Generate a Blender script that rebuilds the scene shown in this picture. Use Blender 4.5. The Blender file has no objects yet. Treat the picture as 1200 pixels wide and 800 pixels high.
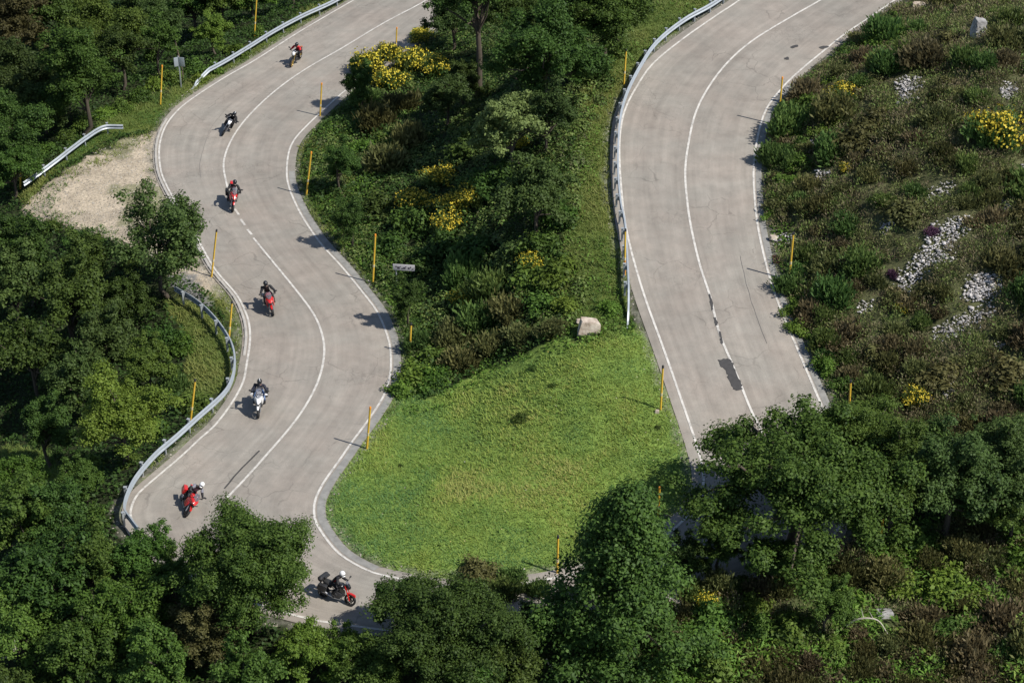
import bpy, bmesh, math, random
import numpy as np
from mathutils import Vector, Matrix

random.seed(7)
rng = np.random.default_rng(7)
scene = bpy.context.scene
COL = scene.collection
PI = math.pi

# ------------------------------------------------------------------ camera
F = 2300.0                       # focal length in photo pixels (photo is 1200 x 800)
PITCH = math.radians(33.0)
CAM = np.array([0.0, 0.0, 51.5])
cP, sP = math.cos(PITCH), math.sin(PITCH)
FW = np.array([0, cP, -sP]); UP = np.array([0, sP, cP]); RT = np.array([1.0, 0, 0])

def ray(px, py):
    return FW + RT * ((px - 600.0) / F) + UP * ((400.0 - py) / F)

def unproj(px, py, z):
    r = ray(px, py)
    return CAM + r * ((z - CAM[2]) / r[2])

def proj(x, y, z):
    x = np.asarray(x, float); y = np.asarray(y, float); z = np.asarray(z, float)
    dx, dy, dz = x - CAM[0], y - CAM[1], z - CAM[2]
    d = np.maximum(dy * cP - dz * sP, 0.5)
    u = dy * sP + dz * cP
    return 600.0 + F * dx / d, 400.0 - F * u / d

def ppm_at(x, y, z):
    return F / ((y - CAM[1]) * cP - (z - CAM[2]) * sP)

cam_d = bpy.data.cameras.new('camera')
cam_d.sensor_fit = 'HORIZONTAL'; cam_d.sensor_width = 36.0
cam_d.lens = 36.0 * F / 1200.0
cam_d.clip_start = 0.5; cam_d.clip_end = 3000
cam_o = bpy.data.objects.new('camera', cam_d); COL.objects.link(cam_o)
cam_o.location = CAM
cam_o.rotation_euler = (PI / 2 - PITCH, 0, 0)
scene.camera = cam_o

# ------------------------------------------------------------------ light
SUN_AZ = np.array([0.90, -0.436]); SUN_EL = math.radians(50)
sun_dir = np.array([SUN_AZ[0] * math.cos(SUN_EL), SUN_AZ[1] * math.cos(SUN_EL), math.sin(SUN_EL)])
w = bpy.data.worlds.new('World'); scene.world = w; w.use_nodes = True
nt = w.node_tree
bg = nt.nodes['Background']
sky = nt.nodes.new('ShaderNodeTexSky'); sky.sky_type = 'NISHITA'; sky.sun_disc = False
sky.sun_elevation = SUN_EL; sky.sun_rotation = math.atan2(SUN_AZ[0], SUN_AZ[1])
sky.air_density = 1.0; sky.dust_density = 0.6
nt.links.new(sky.outputs[0], bg.inputs[0]); bg.inputs[1].default_value = 0.092
sl = bpy.data.lights.new('sun', 'SUN'); sl.energy = 4.6; sl.angle = math.radians(0.5); sl.color = (1.0, 0.955, 0.88)
so = bpy.data.objects.new('sun', sl); COL.objects.link(so)
so.location = (60, -30, 90)
so.rotation_euler = Vector(sun_dir).to_track_quat('Z', 'Y').to_euler()
scene.view_settings.view_transform = 'Standard'
scene.view_settings.look = 'None'
scene.view_settings.exposure = 0.34
scene.view_settings.gamma = 1.0
scene.view_settings.use_curve_mapping = False
scene.render.engine = 'CYCLES'
scene.cycles.max_bounces = 5
scene.cycles.diffuse_bounces = 3
scene.cycles.glossy_bounces = 2
scene.cycles.transmission_bounces = 3
scene.cycles.transparent_max_bounces = 4

# ------------------------------------------------------------------ materials
def srgb(r, g, b):
    f = lambda c: (c / 255.0 / 12.92) if c / 255.0 <= 0.04045 else ((c / 255.0 + 0.055) / 1.055) ** 2.4
    return (f(r), f(g), f(b), 1.0)

def new_mat(name):
    m = bpy.data.materials.new(name); m.use_nodes = True
    n = m.node_tree.nodes; l = m.node_tree.links
    return m, n, l, n['Principled BSDF']

def simple_mat(name, col, rough=0.5, metal=0.0, spec=0.5, var=0.12, vscale=8.0, coat=0.0):
    """a plain surface with gentle procedural unevenness in tone and roughness"""
    m, n, l, b = new_mat(name)
    tc = n.new('ShaderNodeTexCoord'); no = n.new('ShaderNodeTexNoise')
    no.inputs['Scale'].default_value = vscale; no.inputs['Detail'].default_value = 4
    l.new(tc.outputs['Object'], no.inputs['Vector'])
    mr = n.new('ShaderNodeMapRange'); mr.inputs[3].default_value = 1 - var; mr.inputs[4].default_value = 1 + var
    l.new(no.outputs['Fac'], mr.inputs[0])
    mx = n.new('ShaderNodeMix'); mx.data_type = 'RGBA'; mx.blend_type = 'MULTIPLY'; mx.inputs[0].default_value = 1
    mx.inputs[6].default_value = (*col[:3], 1); l.new(mr.outputs[0], mx.inputs[7])
    l.new(mx.outputs[2], b.inputs['Base Color'])
    mr2 = n.new('ShaderNodeMapRange'); mr2.inputs[3].default_value = max(0.03, rough - 0.08); mr2.inputs[4].default_value = min(1, rough + 0.1)
    l.new(no.outputs['Fac'], mr2.inputs[0]); l.new(mr2.outputs[0], b.inputs['Roughness'])
    b.inputs['Metallic'].default_value = metal
    b.inputs['Specular IOR Level'].default_value = spec
    b.inputs['Coat Weight'].default_value = coat
    return m

def leaf_mat(name, ca, cb, cc=None, trans=0.36, rough=0.58, spec=0.2, objvar=0.25, huevar=0.02):
    """foliage: each leaf gets its own tone between ca and cb, each plant its own shift"""
    m, n, l, b = new_mat(name)
    at = n.new('ShaderNodeAttribute'); at.attribute_name = 'rnd'
    cr = n.new('ShaderNodeValToRGB')
    cr.color_ramp.elements[0].color = (*ca, 1); cr.color_ramp.elements[1].color = (*cb, 1)
    if cc is not None:
        e = cr.color_ramp.elements.new(0.9); e.color = (*cb, 1)
        cr.color_ramp.elements[-1].color = (*cc, 1)
    l.new(at.outputs['Fac'], cr.inputs[0])
    oi = n.new('ShaderNodeObjectInfo')
    hs = n.new('ShaderNodeHueSaturation')
    mr = n.new('ShaderNodeMapRange'); mr.inputs[3].default_value = 1 - objvar; mr.inputs[4].default_value = 1 + objvar
    l.new(oi.outputs['Random'], mr.inputs[0]); l.new(mr.outputs[0], hs.inputs['Value'])
    ml = n.new('ShaderNodeMath'); ml.operation = 'MULTIPLY'; ml.inputs[1].default_value = 7.31
    fr = n.new('ShaderNodeMath'); fr.operation = 'FRACT'
    l.new(oi.outputs['Random'], ml.inputs[0]); l.new(ml.outputs[0], fr.inputs[0])
    mr2 = n.new('ShaderNodeMapRange'); mr2.inputs[3].default_value = 0.5 - huevar; mr2.inputs[4].default_value = 0.5 + huevar
    l.new(fr.outputs[0], mr2.inputs[0]); l.new(mr2.outputs[0], hs.inputs['Hue'])
    l.new(cr.outputs[0], hs.inputs['Color'])
    l.new(hs.outputs[0], b.inputs['Base Color'])
    b.inputs['Roughness'].default_value = rough; b.inputs['Specular IOR Level'].default_value = spec
    tr = n.new('ShaderNodeBsdfTranslucent'); l.new(hs.outputs[0], tr.inputs['Color'])
    ms = n.new('ShaderNodeMixShader'); ms.inputs[0].default_value = trans
    l.new(b.outputs[0], ms.inputs[1]); l.new(tr.outputs[0], ms.inputs[2])
    l.new(ms.outputs[0], n['Material Output'].inputs['Surface'])
    return m

# ------------------------------------------------------------------ object helpers
def tag(o, label=None, cat=None, group=None, kind=None):
    if label: o['label'] = label
    if cat: o['category'] = cat
    if group: o['group'] = group
    if kind: o['kind'] = kind
    return o

def empty(name, loc=(0, 0, 0), label=None, cat=None, group=None):
    o = bpy.data.objects.new(name, None); COL.objects.link(o); o.location = loc
    o.empty_display_size = 0.3
    return tag(o, label, cat, group)

def link_mesh(name, me, mats, parent=None):
    o = bpy.data.objects.new(name, me); COL.objects.link(o)
    if mats is not None:
        for m in (mats if isinstance(mats, (list, tuple)) else [mats]):
            me.materials.append(m)
    if parent is not None: o.parent = parent
    return o

def mesh_np(name, V, Fc, rnd=None, smooth=False, uv=None):
    """mesh straight from arrays; Fc is (n,k) with k constant"""
    V = np.ascontiguousarray(V, np.float32); Fc = np.ascontiguousarray(Fc, np.int32)
    k = Fc.shape[1]; n = len(Fc)
    me = bpy.data.meshes.new(name)
    me.vertices.add(len(V)); me.vertices.foreach_set('co', V.ravel())
    me.loops.add(n * k); me.loops.foreach_set('vertex_index', Fc.ravel())
    me.polygons.add(n)
    me.polygons.foreach_set('loop_start', np.arange(0, n * k, k, dtype=np.int32))
    me.polygons.foreach_set('loop_total', np.full(n, k, np.int32))
    if smooth: me.polygons.foreach_set('use_smooth', np.ones(n, bool))
    me.update(calc_edges=True)
    if rnd is not None:
        a = me.attributes.new('rnd', 'FLOAT', 'FACE'); a.data.foreach_set('value', np.ascontiguousarray(rnd, np.float32))
    if uv is not None:
        u = me.uv_layers.new(name='UVMap'); u.data.foreach_set('uv', np.ascontiguousarray(uv[Fc.ravel()], np.float32).ravel())
    return me

def norm(a):
    return a / np.maximum(np.linalg.norm(a, axis=-1, keepdims=True), 1e-9)

class MB:
    """collects simple solids into one mesh"""
    def __init__(s): s.v = []; s.f = []; s.m = []
    def add(s, vs, fs, mi=0):
        k = len(s.v); s.v += [tuple(map(float, p)) for p in vs]; s.f += [tuple(i + k for i in f) for f in fs]; s.m += [mi] * len(fs)
    def bm(s, b, mi=0):
        b.verts.index_update(); s.add([v.co for v in b.verts], [[v.index for v in f.verts] for f in b.faces], mi); b.free()
    def box(s, c, size, rot=None, bev=0.0, mi=0):
        b = bmesh.new(); bmesh.ops.create_cube(b, size=1)
        bmesh.ops.scale(b, vec=size, verts=b.verts)
        if bev: bmesh.ops.bevel(b, geom=b.edges[:], offset=bev, segments=2, affect='EDGES', profile=0.6)
        M = Matrix.Translation(c) @ (rot.to_4x4() if rot is not None else Matrix())
        bmesh.ops.transform(b, matrix=M, verts=b.verts); s.bm(b, mi)
    def hull(s, pts, bev=0.02, mi=0, sym=True):
        b = bmesh.new()
        P = [tuple(p) for p in pts]
        if sym: P += [(p[0], -p[1], p[2]) for p in pts if abs(p[1]) > 1e-6]
        for p in P: b.verts.new(p)
        r = bmesh.ops.convex_hull(b, input=b.verts)
        bmesh.ops.delete(b, geom=list({v for v in r['geom_interior'] if isinstance(v, bmesh.types.BMVert)}), context='VERTS')
        bmesh.ops.dissolve_limit(b, angle_limit=math.radians(3), verts=b.verts[:], edges=b.edges[:])
        if bev: bmesh.ops.bevel(b, geom=b.edges[:], offset=bev, segments=2, affect='EDGES', profile=0.6, clamp_overlap=True)
        s.bm(b, mi)
    def ell(s, c, r, mi=0, seg=14, rings=9, rot=None):
        b = bmesh.new(); bmesh.ops.create_uvsphere(b, u_segments=seg, v_segments=rings, radius=1)
        bmesh.ops.scale(b, vec=r if hasattr(r, '__len__') else (r, r, r), verts=b.verts)
        M = Matrix.Translation(c) @ (rot.to_4x4() if rot is not None else Matrix())
        bmesh.ops.transform(b, matrix=M, verts=b.verts); s.bm(b, mi)
    def tube(s, pts, rad, n=8, mi=0, cap=True):
        pts = [np.array(p, float) for p in pts]
        rad = rad if hasattr(rad, '__len__') else [rad] * len(pts)
        rings = []; prev = None
        for i, p in enumerate(pts):
            t = pts[min(i + 1, len(pts) - 1)] - pts[max(i - 1, 0)]; t = t / (np.linalg.norm(t) + 1e-9)
            if prev is None:
                a = np.array([0, 0, 1.0]) if abs(t[2]) < 0.9 else np.array([1.0, 0, 0])
            else: a = prev
            a = a - t * a.dot(t); a /= (np.linalg.norm(a) + 1e-9); prev = a; bb = np.cross(t, a)
            rings.append([p + rad[i] * (math.cos(2 * PI * j / n) * a + math.sin(2 * PI * j / n) * bb) for j in range(n)])
        vs = [q for r in rings for q in r]; fs = []
        for i in range(len(pts) - 1):
            for j in range(n):
                fs.append((i * n + j, i * n + (j + 1) % n, (i + 1) * n + (j + 1) % n, (i + 1) * n + j))
        if cap:
            fs.append(tuple(reversed(range(n)))); fs.append(tuple(range((len(pts) - 1) * n, len(pts) * n)))
        s.add(vs, fs, mi)
    def lathe_y(s, c, prof, n=28, mi=0, closed=True):
        """ring around the Y axis: prof is a list of (radius, y)"""
        vs = []; fs = []; k = len(prof)
        for i in range(n):
            a = 2 * PI * i / n
            for r, y in prof: vs.append((c[0] + r * math.cos(a), c[1] + y, c[2] + r * math.sin(a)))
        for i in range(n):
            for j in range(k if closed else k - 1):
                a0 = i * k + j; a1 = i * k + (j + 1) % k; b0 = ((i + 1) % n) * k + j; b1 = ((i + 1) % n) * k + (j + 1) % k
                fs.append((a0, a1, b1, b0))
        s.add(vs, fs, mi)
    def build(s, name, mats, parent=None, smooth=True, recalc=True):
        me = bpy.data.meshes.new(name); me.from_pydata(s.v, [], s.f)
        me.polygons.foreach_set('material_index', np.array(s.m, np.int32))
        if recalc:
            b = bmesh.new(); b.from_mesh(me); bmesh.ops.recalc_face_normals(b, faces=b.faces); b.to_mesh(me); b.free()
        if smooth: 
            me.polygons.foreach_set('use_smooth', np.ones(len(me.polygons), bool))
            try: me.set_sharp_from_angle(angle=math.radians(38))
            except Exception: pass
        me.update()
        return link_mesh(name, me, mats, parent)

# ------------------------------------------------------------------ noise + curves
def vnoise(x, y, seed=0):
    xi = np.floor(x).astype(np.int64); yi = np.floor(y).astype(np.int64); xf = x - xi; yf = y - yi
    def h(a, b):
        n = (a * 374761393 + b * 668265263 + seed * 1274126177) & 0xffffffff
        n = ((n ^ (n >> 13)) * 1274126177) & 0xffffffff
        return ((n ^ (n >> 16)) & 0xffff) / 65535.0
    u = xf * xf * (3 - 2 * xf); v = yf * yf * (3 - 2 * yf)
    return (h(xi, yi) * (1 - u) + h(xi + 1, yi) * u) * (1 - v) + (h(xi, yi + 1) * (1 - u) + h(xi + 1, yi + 1) * u) * v

def fbm(x, y, sc, seed=0, oct=4):
    t = 0; a = 1; n = 0
    for i in range(oct):
        t = t + a * vnoise(x / sc * 2 ** i + 17.3 * i, y / sc * 2 ** i - 9.1 * i, seed + i); n += a; a *= 0.5
    return t / n

def catmull(P, per=8):
    P = np.array(P, float); Q = np.vstack([2 * P[0] - P[1], P, 2 * P[-1] - P[-2]]); out = []
    for i in range(1, len(Q) - 2):
        p0, p1, p2, p3 = Q[i - 1], Q[i], Q[i + 1], Q[i + 2]
        for k in range(per):
            t = k / per
            out.append(0.5 * (2 * p1 + (p2 - p0) * t + (2 * p0 - 5 * p1 + 4 * p2 - p3) * t * t + (3 * p1 - p0 - 3 * p2 + p3) * t ** 3))
    out.append(P[-1]); return np.array(out)

def resample(P, step):
    P = np.array(P, float); d = np.r_[0, np.cumsum(np.linalg.norm(np.diff(P, axis=0), axis=1))]
    n = max(2, int(round(d[-1] / step)) + 1); s = np.linspace(0, d[-1], n)
    return np.stack([np.interp(s, d, P[:, k]) for k in range(P.shape[1])], 1)

def inpoly(x, y, poly):
    x = np.asarray(x, float); y = np.asarray(y, float); r = np.zeros(x.shape, bool); P = np.asarray(poly, float); j = len(P) - 1
    for i in range(len(P)):
        xi, yi = P[i]; xj, yj = P[j]
        if yi != yj:
            c = ((yi > y) != (yj > y)) & (x < (xj - xi) * (y - yi) / (yj - yi) + xi); r ^= c
        j = i
    return r

def segdist(x, y, P):
    """distance to a polyline"""
    best = np.full(np.shape(x), 1e18)
    for a, b in zip(P[:-1], P[1:]):
        dx, dy = b[0] - a[0], b[1] - a[1]; L = dx * dx + dy * dy + 1e-12
        t = np.clip(((x - a[0]) * dx + (y - a[1]) * dy) / L, 0, 1)
        best = np.minimum(best, (x - a[0] - t * dx) ** 2 + (y - a[1] - t * dy) ** 2)
    return np.sqrt(best)
# ------------------------------------------------------------------ the road's lines, read off the photograph
def zL(py): return -4.0 * np.clip((690.0 - np.asarray(py, float)) / 690.0, 0, 1.25)
def zR(py): return 4.5 * np.clip((650.0 - np.asarray(py, float)) / 650.0, 0, 1.25)

OUT_L = [(560,-80),(480,-36),(410,3),(350,38),(300,70),(260,93),(222,118),(205,133),(193,150),(187,170),(187,190),(191,208),(203,232),(220,260),(237,290),
         (253,317),(277,345),(287,364),(292,380),(293,400),(289,427),(285,447),(273,470),(253,497),(233,515),(213,534),(187,556),(163,577),(155,591),(153,604),
         (160,622),(185,650),(235,680),(300,707),(363,725),(400,731)]
OUT_R = [(450,738),(520,743),(600,738),(700,720),(800,697),(880,677),(940,655),(976,628),(991,596),(988,555),(975,505),(955,457),(935,410),(920,375),(905,335),
         (893,290),(886,250),(883,200),(887,165),(897,130),(915,105),(935,85),(965,60),(990,40),(1020,20),(1052,-2),(1110,-40),(1170,-80)]
IN_L = [(640,-80),(590,-36),(545,-4),(500,35),(460,66),(425,92),(400,110),(360,147),(343,167),(337,187),(337,213),(347,240),(360,263),(378,288),(400,312),(423,340),(443,367),
        (455,397),(458,417),(457,440),(450,463),(433,490),(413,517),(397,540),(380,564),(370,584),(368,600),(373,617),(397,648),(433,669),(460,676)]
IN_R = [(500,684),(560,686),(640,679),(720,658),(776,630),(810,599),(824,572),(820,534),(797,464),(777,407),(753,340),(735,274),(728,220),(726,167),
        (732,130),(749,97),(767,73),(800,46),(840,18),(867,0),(920,-40),(980,-80)]
CEN_L = [(620,-70),(560,-36),(497,2),(450,27),(400,57),(360,80),(327,103),(300,127),(280,150),(267,173),(262,193),(265,213),(269,228)]
CEN_L2 = [(297,279),(320,307),(347,340),(367,367),(377,390),(380,413),(375,440),(363,467),(343,497),(313,532),(287,561),(266,583)]
CEN_DASH = [[(275,245),(280,252)],[(282,257),(287,264)],[(290,269),(295,275)],[(268,231),(272,239)]]
CEN_R = [(1050,-60),(1005,-28),(962,0),(927,20),(883,47),(853,73),(830,103),(815,133),(807,167),(803,200),(805,233),(810,267),(820,310),(832,347),(843,390),(857,424),(867,448),(880,480),(893,507),(905,545),(912,580)]

def road_w(pts, zf):
    p = catmull(pts, 6); return np.array([unproj(a, b, float(zf(b))) for a, b in p])

outL, outR, inL, inR = road_w(OUT_L, zL), road_w(OUT_R, zR), road_w(IN_L, zL), road_w(IN_R, zR)
OUT = resample(np.vstack([outL, outR]), 0.5)
INN = resample(np.vstack([inL, inR]), 0.5)

def offset(P, d):
    t = np.gradient(P[:, :2], axis=0); t = norm(t); n = np.stack([-t[:, 1], t[:, 0]], 1)
    Q = P.copy(); Q[:, :2] += n * d; return Q
# travelling down the left road, round the bend and up the right one, the outer side lies to the right
AO = offset(OUT, -0.38)     # asphalt edge, outer side
AI = offset(INN, 0.50)      # asphalt edge, inner side
# the U as a region
farL = OUT[0] + (OUT[0] - OUT[3]) / np.linalg.norm(OUT[0] - OUT[3]) * 400
farR = OUT[-1] + (OUT[-1] - OUT[-4]) / np.linalg.norm(OUT[-1] - OUT[-4]) * 400
UPOLY = np.vstack([[farL[:2]], AO[:, :2], [farR[:2]]])
RPOLY = np.vstack([AO[:, :2], AI[::-1, :2]])

# outside the loop the land falls or rises from the road: slope and level margin along the outer edge
def slopes(P):
    px, py = proj(P[:, 0], P[:, 1], P[:, 2]); s = np.zeros(len(P)); f = np.ones(len(P))
    keys = [((480,-36),-.38,.9),((350,38),-.36,1.2),((240,106),-.32,3.0),((190,160),-.36,7.2),((200,225),-.42,6.5),((253,317),-.36,2.0),((292,390),-.28,1.2),
            ((270,480),-.32,1.0),((163,577),-.5,.8),((185,650),-.45,1.0),((300,707),-.42,1.0),((400,730),-.42,1.2),((600,738),-.34,1.0),((800,697),-.24,1.0),
            ((950,650),-.12,1.5),((992,600),.02,1.5),((975,505),.2,1.0),((935,410),.42,.8),((893,290),.5,.7),((883,200),.5,.7),((935,85),.48,.8),((1052,-2),.45,1),((1170,-80),.4,1)]
    # parametrise by nearest position along P
    ks = []
    for (kp, sl_, fl_) in keys:
        i = int(np.argmin((px - kp[0]) ** 2 + (py - kp[1]) ** 2)); ks.append((i, sl_, fl_))
    ks.sort(); ii = [k[0] for k in ks]
    return np.interp(np.arange(len(P)), ii, [k[1] for k in ks]), np.interp(np.arange(len(P)), ii, [k[2] for k in ks])
SLO, FLT = slopes(OUT)
iL = len(resample(outL, 0.5))
midO = int(np.argmin(np.abs(proj(*OUT.T)[0] - 560) + (proj(*OUT.T)[1] < 700) * 1e4))
midI = int(np.argmin(np.abs(proj(*INN.T)[0] - 560) + (proj(*INN.T)[1] < 640) * 1e4))

def height_raw(x, y):
    x = np.asarray(x, float).ravel(); y = np.asarray(y, float).ravel(); n = len(x)
    z = np.zeros(n)
    for s in range(0, n, 20000):
        X, Y = x[s:s + 20000], y[s:s + 20000]
        inside = inpoly(X, Y, UPOLY); onroad = inpoly(X, Y, RPOLY)
        zz = np.zeros(len(X))
        d2o = (X[:, None] - AO[None, ::2, 0]) ** 2 + (Y[:, None] - AO[None, ::2, 1]) ** 2
        d2i = (X[:, None] - AI[None, ::2, 0]) ** 2 + (Y[:, None] - AI[None, ::2, 1]) ** 2
        do = segdist(X, Y, AO); di = segdist(X, Y, AI)
        # outside
        W = 1 / (d2o + 0.05) ** 2; W /= W.sum(1, keepdims=True)
        zo = W @ AO[::2, 2]; sl_ = W @ SLO[::2]; fl_ = W @ FLT[::2]
        e = np.log1p(np.exp(np.clip((do - fl_) * 3, -30, 30))) / 3
        e = np.where(e < 28, e, 28 + (e - 28) * 0.35)
        bumps = (fbm(X, Y, 6.0, 3) - 0.5) * 2 * np.clip(do - 0.8, 0, 6) / 6 * 1.0 + (fbm(X, Y, 1.6, 9, 2) - 0.5) * np.clip(do - 1, 0, 2) * 0.16
        rise = sl_ * e
        zo = zo + rise + bumps
        # inside
        W = 1 / (d2i + 0.05) ** 1.6; W /= W.sum(1, keepdims=True)
        zi = W @ AI[::2, 2] + (fbm(X, Y, 5.0, 5) - 0.5) * np.clip(di - .6, 0, 3) / 3 * 0.7
        # on the road
        arm_l = np.minimum(d2o[:, :max(2, midO // 2)].min(1), d2i[:, :max(2, midI // 2)].min(1)) < np.minimum(d2o[:, midO // 2:].min(1), d2i[:, midI // 2:].min(1))
        zr = np.where(arm_l, zi * 0 - 1.0, 1.0)
        for _ in range(4):
            py = proj(X, Y, zr)[1]; zr = np.where(arm_l, zL(py), zR(py))
        zz = np.where(onroad, zr, np.where(inside, zi, zo))
        z[s:s + 20000] = zz
    return z

def road_z(x, y):
    return height_raw(x, y)

# terrain grid: fine over the visible ground, coarser out to the far distance
def axis_pts(a, b, st, far):
    m = list(np.arange(a, b + 1e-6, st)); s = st; lo = a; hi = b; L = []; R = []
    while lo > -far: s *= 1.22; lo -= s; L.append(lo)
    s = st
    while hi < far: s *= 1.22; hi += s; R.append(hi)
    return np.array(L[::-1] + m + R)
GX = axis_pts(-42, 42, 0.3, 420); GY = axis_pts(44, 142, 0.3, 520)
XX, YY = np.meshgrid(GX, GY)
ZR = height_raw(XX.ravel(), YY.ravel()).reshape(XX.shape)
onr = inpoly(XX.ravel(), YY.ravel(), RPOLY).reshape(XX.shape)
dE = np.full(XX.shape, 50.0)
near = (XX > -45) & (XX < 45) & (YY > 40) & (YY < 150)
dE[near] = np.minimum(segdist(XX[near], YY[near], AO), segdist(XX[near], YY[near], AI))
ZG = ZR.copy()
ZG[onr] -= 0.10 * np.clip(dE[onr] / 0.35, 0.35, 1.6)
offr = ~onr
ZG[offr] += -0.03 + 0.06 * np.clip(dE[offr] / 0.9, 0, 1)

def ground(x, y):
    """height of the finished ground (road surface on the road)"""
    x = np.asarray(x, float); y = np.asarray(y, float)
    i = np.clip(np.searchsorted(GX, x) - 1, 0, len(GX) - 2); j = np.clip(np.searchsorted(GY, y) - 1, 0, len(GY) - 2)
    u = np.clip((x - GX[i]) / (GX[i + 1] - GX[i]), 0, 1); v = np.clip((y - GY[j]) / (GY[j + 1] - GY[j]), 0, 1)
    return (ZG[j, i] * (1 - u) + ZG[j, i + 1] * u) * (1 - v) + (ZG[j + 1, i] * (1 - u) + ZG[j + 1, i + 1] * u) * v

def hit(px, py, above=0.0):
    """where the line of sight through a photo pixel comes to within `above` metres of the ground"""
    r = ray(px, py); t = np.arange(45.0, 230.0, 0.1)
    P = CAM[None] + r[None] * t[:, None]
    g = P[:, 2] - ground(P[:, 0], P[:, 1]) - above
    k = np.argmax(g < 0)
    if g[k] >= 0: k = len(t) - 1
    p = P[k]
    return np.array([p[0], p[1], float(ground(p[0], p[1]))])

def roadpt(px, py, arm='L'):
    return unproj(px, py, float((zL if arm == 'L' else zR)(py)))

# photo-plane outlines of the kinds of ground cover
MEADOW = [(452,470),(500,470),(560,440),(640,405),(700,395),(738,385),(760,390),(822,545),(822,590),(788,630),(720,664),(640,684),(560,691),(470,682),(400,650),(372,610),(378,570),(430,500)]
VERGE_R = [(742,395),(738,300),(726,220),(722,150),(748,85),(800,28),(870,-20),(790,-20),(745,20),(712,60),(682,110),(672,180),(660,260),(652,330),(636,382),(690,400)]
LAYGRASS = [(20,235),(60,195),(100,160),(150,120),(215,100),(330,30),(420,-20),(440,-20),(340,50),(235,112),(200,138),(186,150),(150,155),(100,180),(60,210),(35,240)]
GRAVEL = [(28,246),(60,215),(105,184),(150,164),(187,152),(187,165),(185,190),(187,207),(205,236),(235,290),(250,318),(262,340),(255,352),(235,335),(208,322),(180,300),(150,290),(110,275),(60,262)]
RAMP = [(205,318),(224,318),(243,343),(252,372),(240,362),(222,345),(208,332)]
GRASS_IN = [(233,300),(255,320),(280,350),(290,380),(290,420),(280,455),(262,482),(200,545),(150,600),(152,610),(140,600),(165,560),(235,500),(268,460),(277,430),(276,405),(262,370),(240,345)]
GRASS_LOW = [(190,345),(225,350),(262,385),(272,420),(270,450),(235,490),(215,470),(215,440),(225,400),(200,370)]
GRASS_BL = [(0,520),(60,530),(75,560),(50,590),(0,600)]
HEATH = [(885,260),(886,165),(930,100),(1000,45),(1060,0),(1100,-60),(1320,-60),(1320,640),(1200,640),(1100,560),(1000,500),(960,455),(930,390),(905,320)]
LOWHEATH = [(760,712),(830,688),(900,668),(965,645),(1020,640),(1120,600),(1320,600),(1320,860),(640,860),(700,800),(760,760)]
BANKSTRIP = [(340,150),(375,130),(410,112),(450,150),(440,200),(415,225),(430,270),(470,315),(490,355),(492,400),(478,440),(455,480),(440,490),(462,430),(455,380),(420,320),(375,275),(340,225)]

def mesh_color(me, cols):
    a = me.color_attributes.new('tone', 'FLOAT_COLOR', 'POINT'); a.data.foreach_set('color', np.ascontiguousarray(np.c_[cols, np.ones(len(cols))], np.float32).ravel())

PX, PY = proj(XX, YY, ZG)
px, py = PX.ravel(), PY.ravel()
vis = (YY.ravel() > 40)
jx = px + (fbm(XX.ravel(), YY.ravel(), 1.5, 21) - .5) * 26; jy = py + (fbm(XX.ravel(), YY.ravel(), 1.5, 31) - .5) * 26
def soft(poly): return inpoly(jx, jy, poly) & vis
cols = np.tile(np.array([0.026, 0.034, 0.014]), (len(px), 1))                   # leaf litter and moss under the trees
def setc(mask, c, amt=1.0): cols[mask] = cols[mask] * (1 - amt) + np.array(c) * amt
setc(soft(HEATH), (0.085, 0.090, 0.042)); setc(soft(LOWHEATH), (0.062, 0.075, 0.030))
setc(soft(BANKSTRIP), (0.040, 0.062, 0.016))
for P_ in (VERGE_R, LAYGRASS, GRASS_IN, GRASS_LOW, GRASS_BL): setc(soft(P_), (0.085, 0.115, 0.026))
setc(soft(MEADOW), (0.140, 0.205, 0.045))
g = soft(GRAVEL); setc(g, (0.39, 0.33, 0.25)); setc(soft(RAMP), (0.20, 0.195, 0.185))
# bare gravelly margin against the asphalt
dd = dE.ravel(); mg = (dd < 0.35) & offr.ravel(); setc(mg, (0.20, 0.19, 0.16), 0.55)
gn = fbm(XX.ravel(), YY.ravel(), 3.0, 44); setc(g & (gn > 0.53), (0.11, 0.13, 0.05), 0.6)
setc(onr.ravel() & (dd > 0.3), (0.2, 0.19, 0.17))
ny, nx = XX.shape
idx = np.arange(ny * nx).reshape(ny, nx)
Fq = np.stack([idx[:-1, :-1], idx[:-1, 1:], idx[1:, 1:], idx[1:, :-1]], -1).reshape(-1, 4)
me = mesh_np('ground', np.c_[XX.ravel(), YY.ravel(), ZG.ravel()], Fq, smooth=True)
mesh_color(me, cols)
m, n, l, b = new_mat('ground_soil')
at = n.new('ShaderNodeAttribute'); at.attribute_name = 'tone'
tc = n.new('ShaderNodeTexCoord')
n1 = n.new('ShaderNodeTexNoise'); n1.inputs['Scale'].default_value = 0.9; n1.inputs['Detail'].default_value = 8; n1.inputs['Roughness'].default_value = 0.65
n2 = n.new('ShaderNodeTexNoise'); n2.inputs['Scale'].default_value = 7.0; n2.inputs['Detail'].default_value = 6; n2.inputs['Roughness'].default_value = 0.7
l.new(tc.outputs['Object'], n1.inputs['Vector']); l.new(tc.outputs['Object'], n2.inputs['Vector'])
def mrange(src, lo, hi, f0=0.3, f1=0.7):
    k = n.new('ShaderNodeMapRange'); k.inputs[1].default_value = f0; k.inputs[2].default_value = f1
    k.inputs[3].default_value = lo; k.inputs[4].default_value = hi; l.new(src, k.inputs[0]); return k.outputs[0]
mm = n.new('ShaderNodeMath'); mm.operation = 'MULTIPLY'
l.new(mrange(n1.outputs['Fac'], 0.72, 1.25), mm.inputs[0]); l.new(mrange(n2.outputs['Fac'], 0.6, 1.4), mm.inputs[1])
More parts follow.
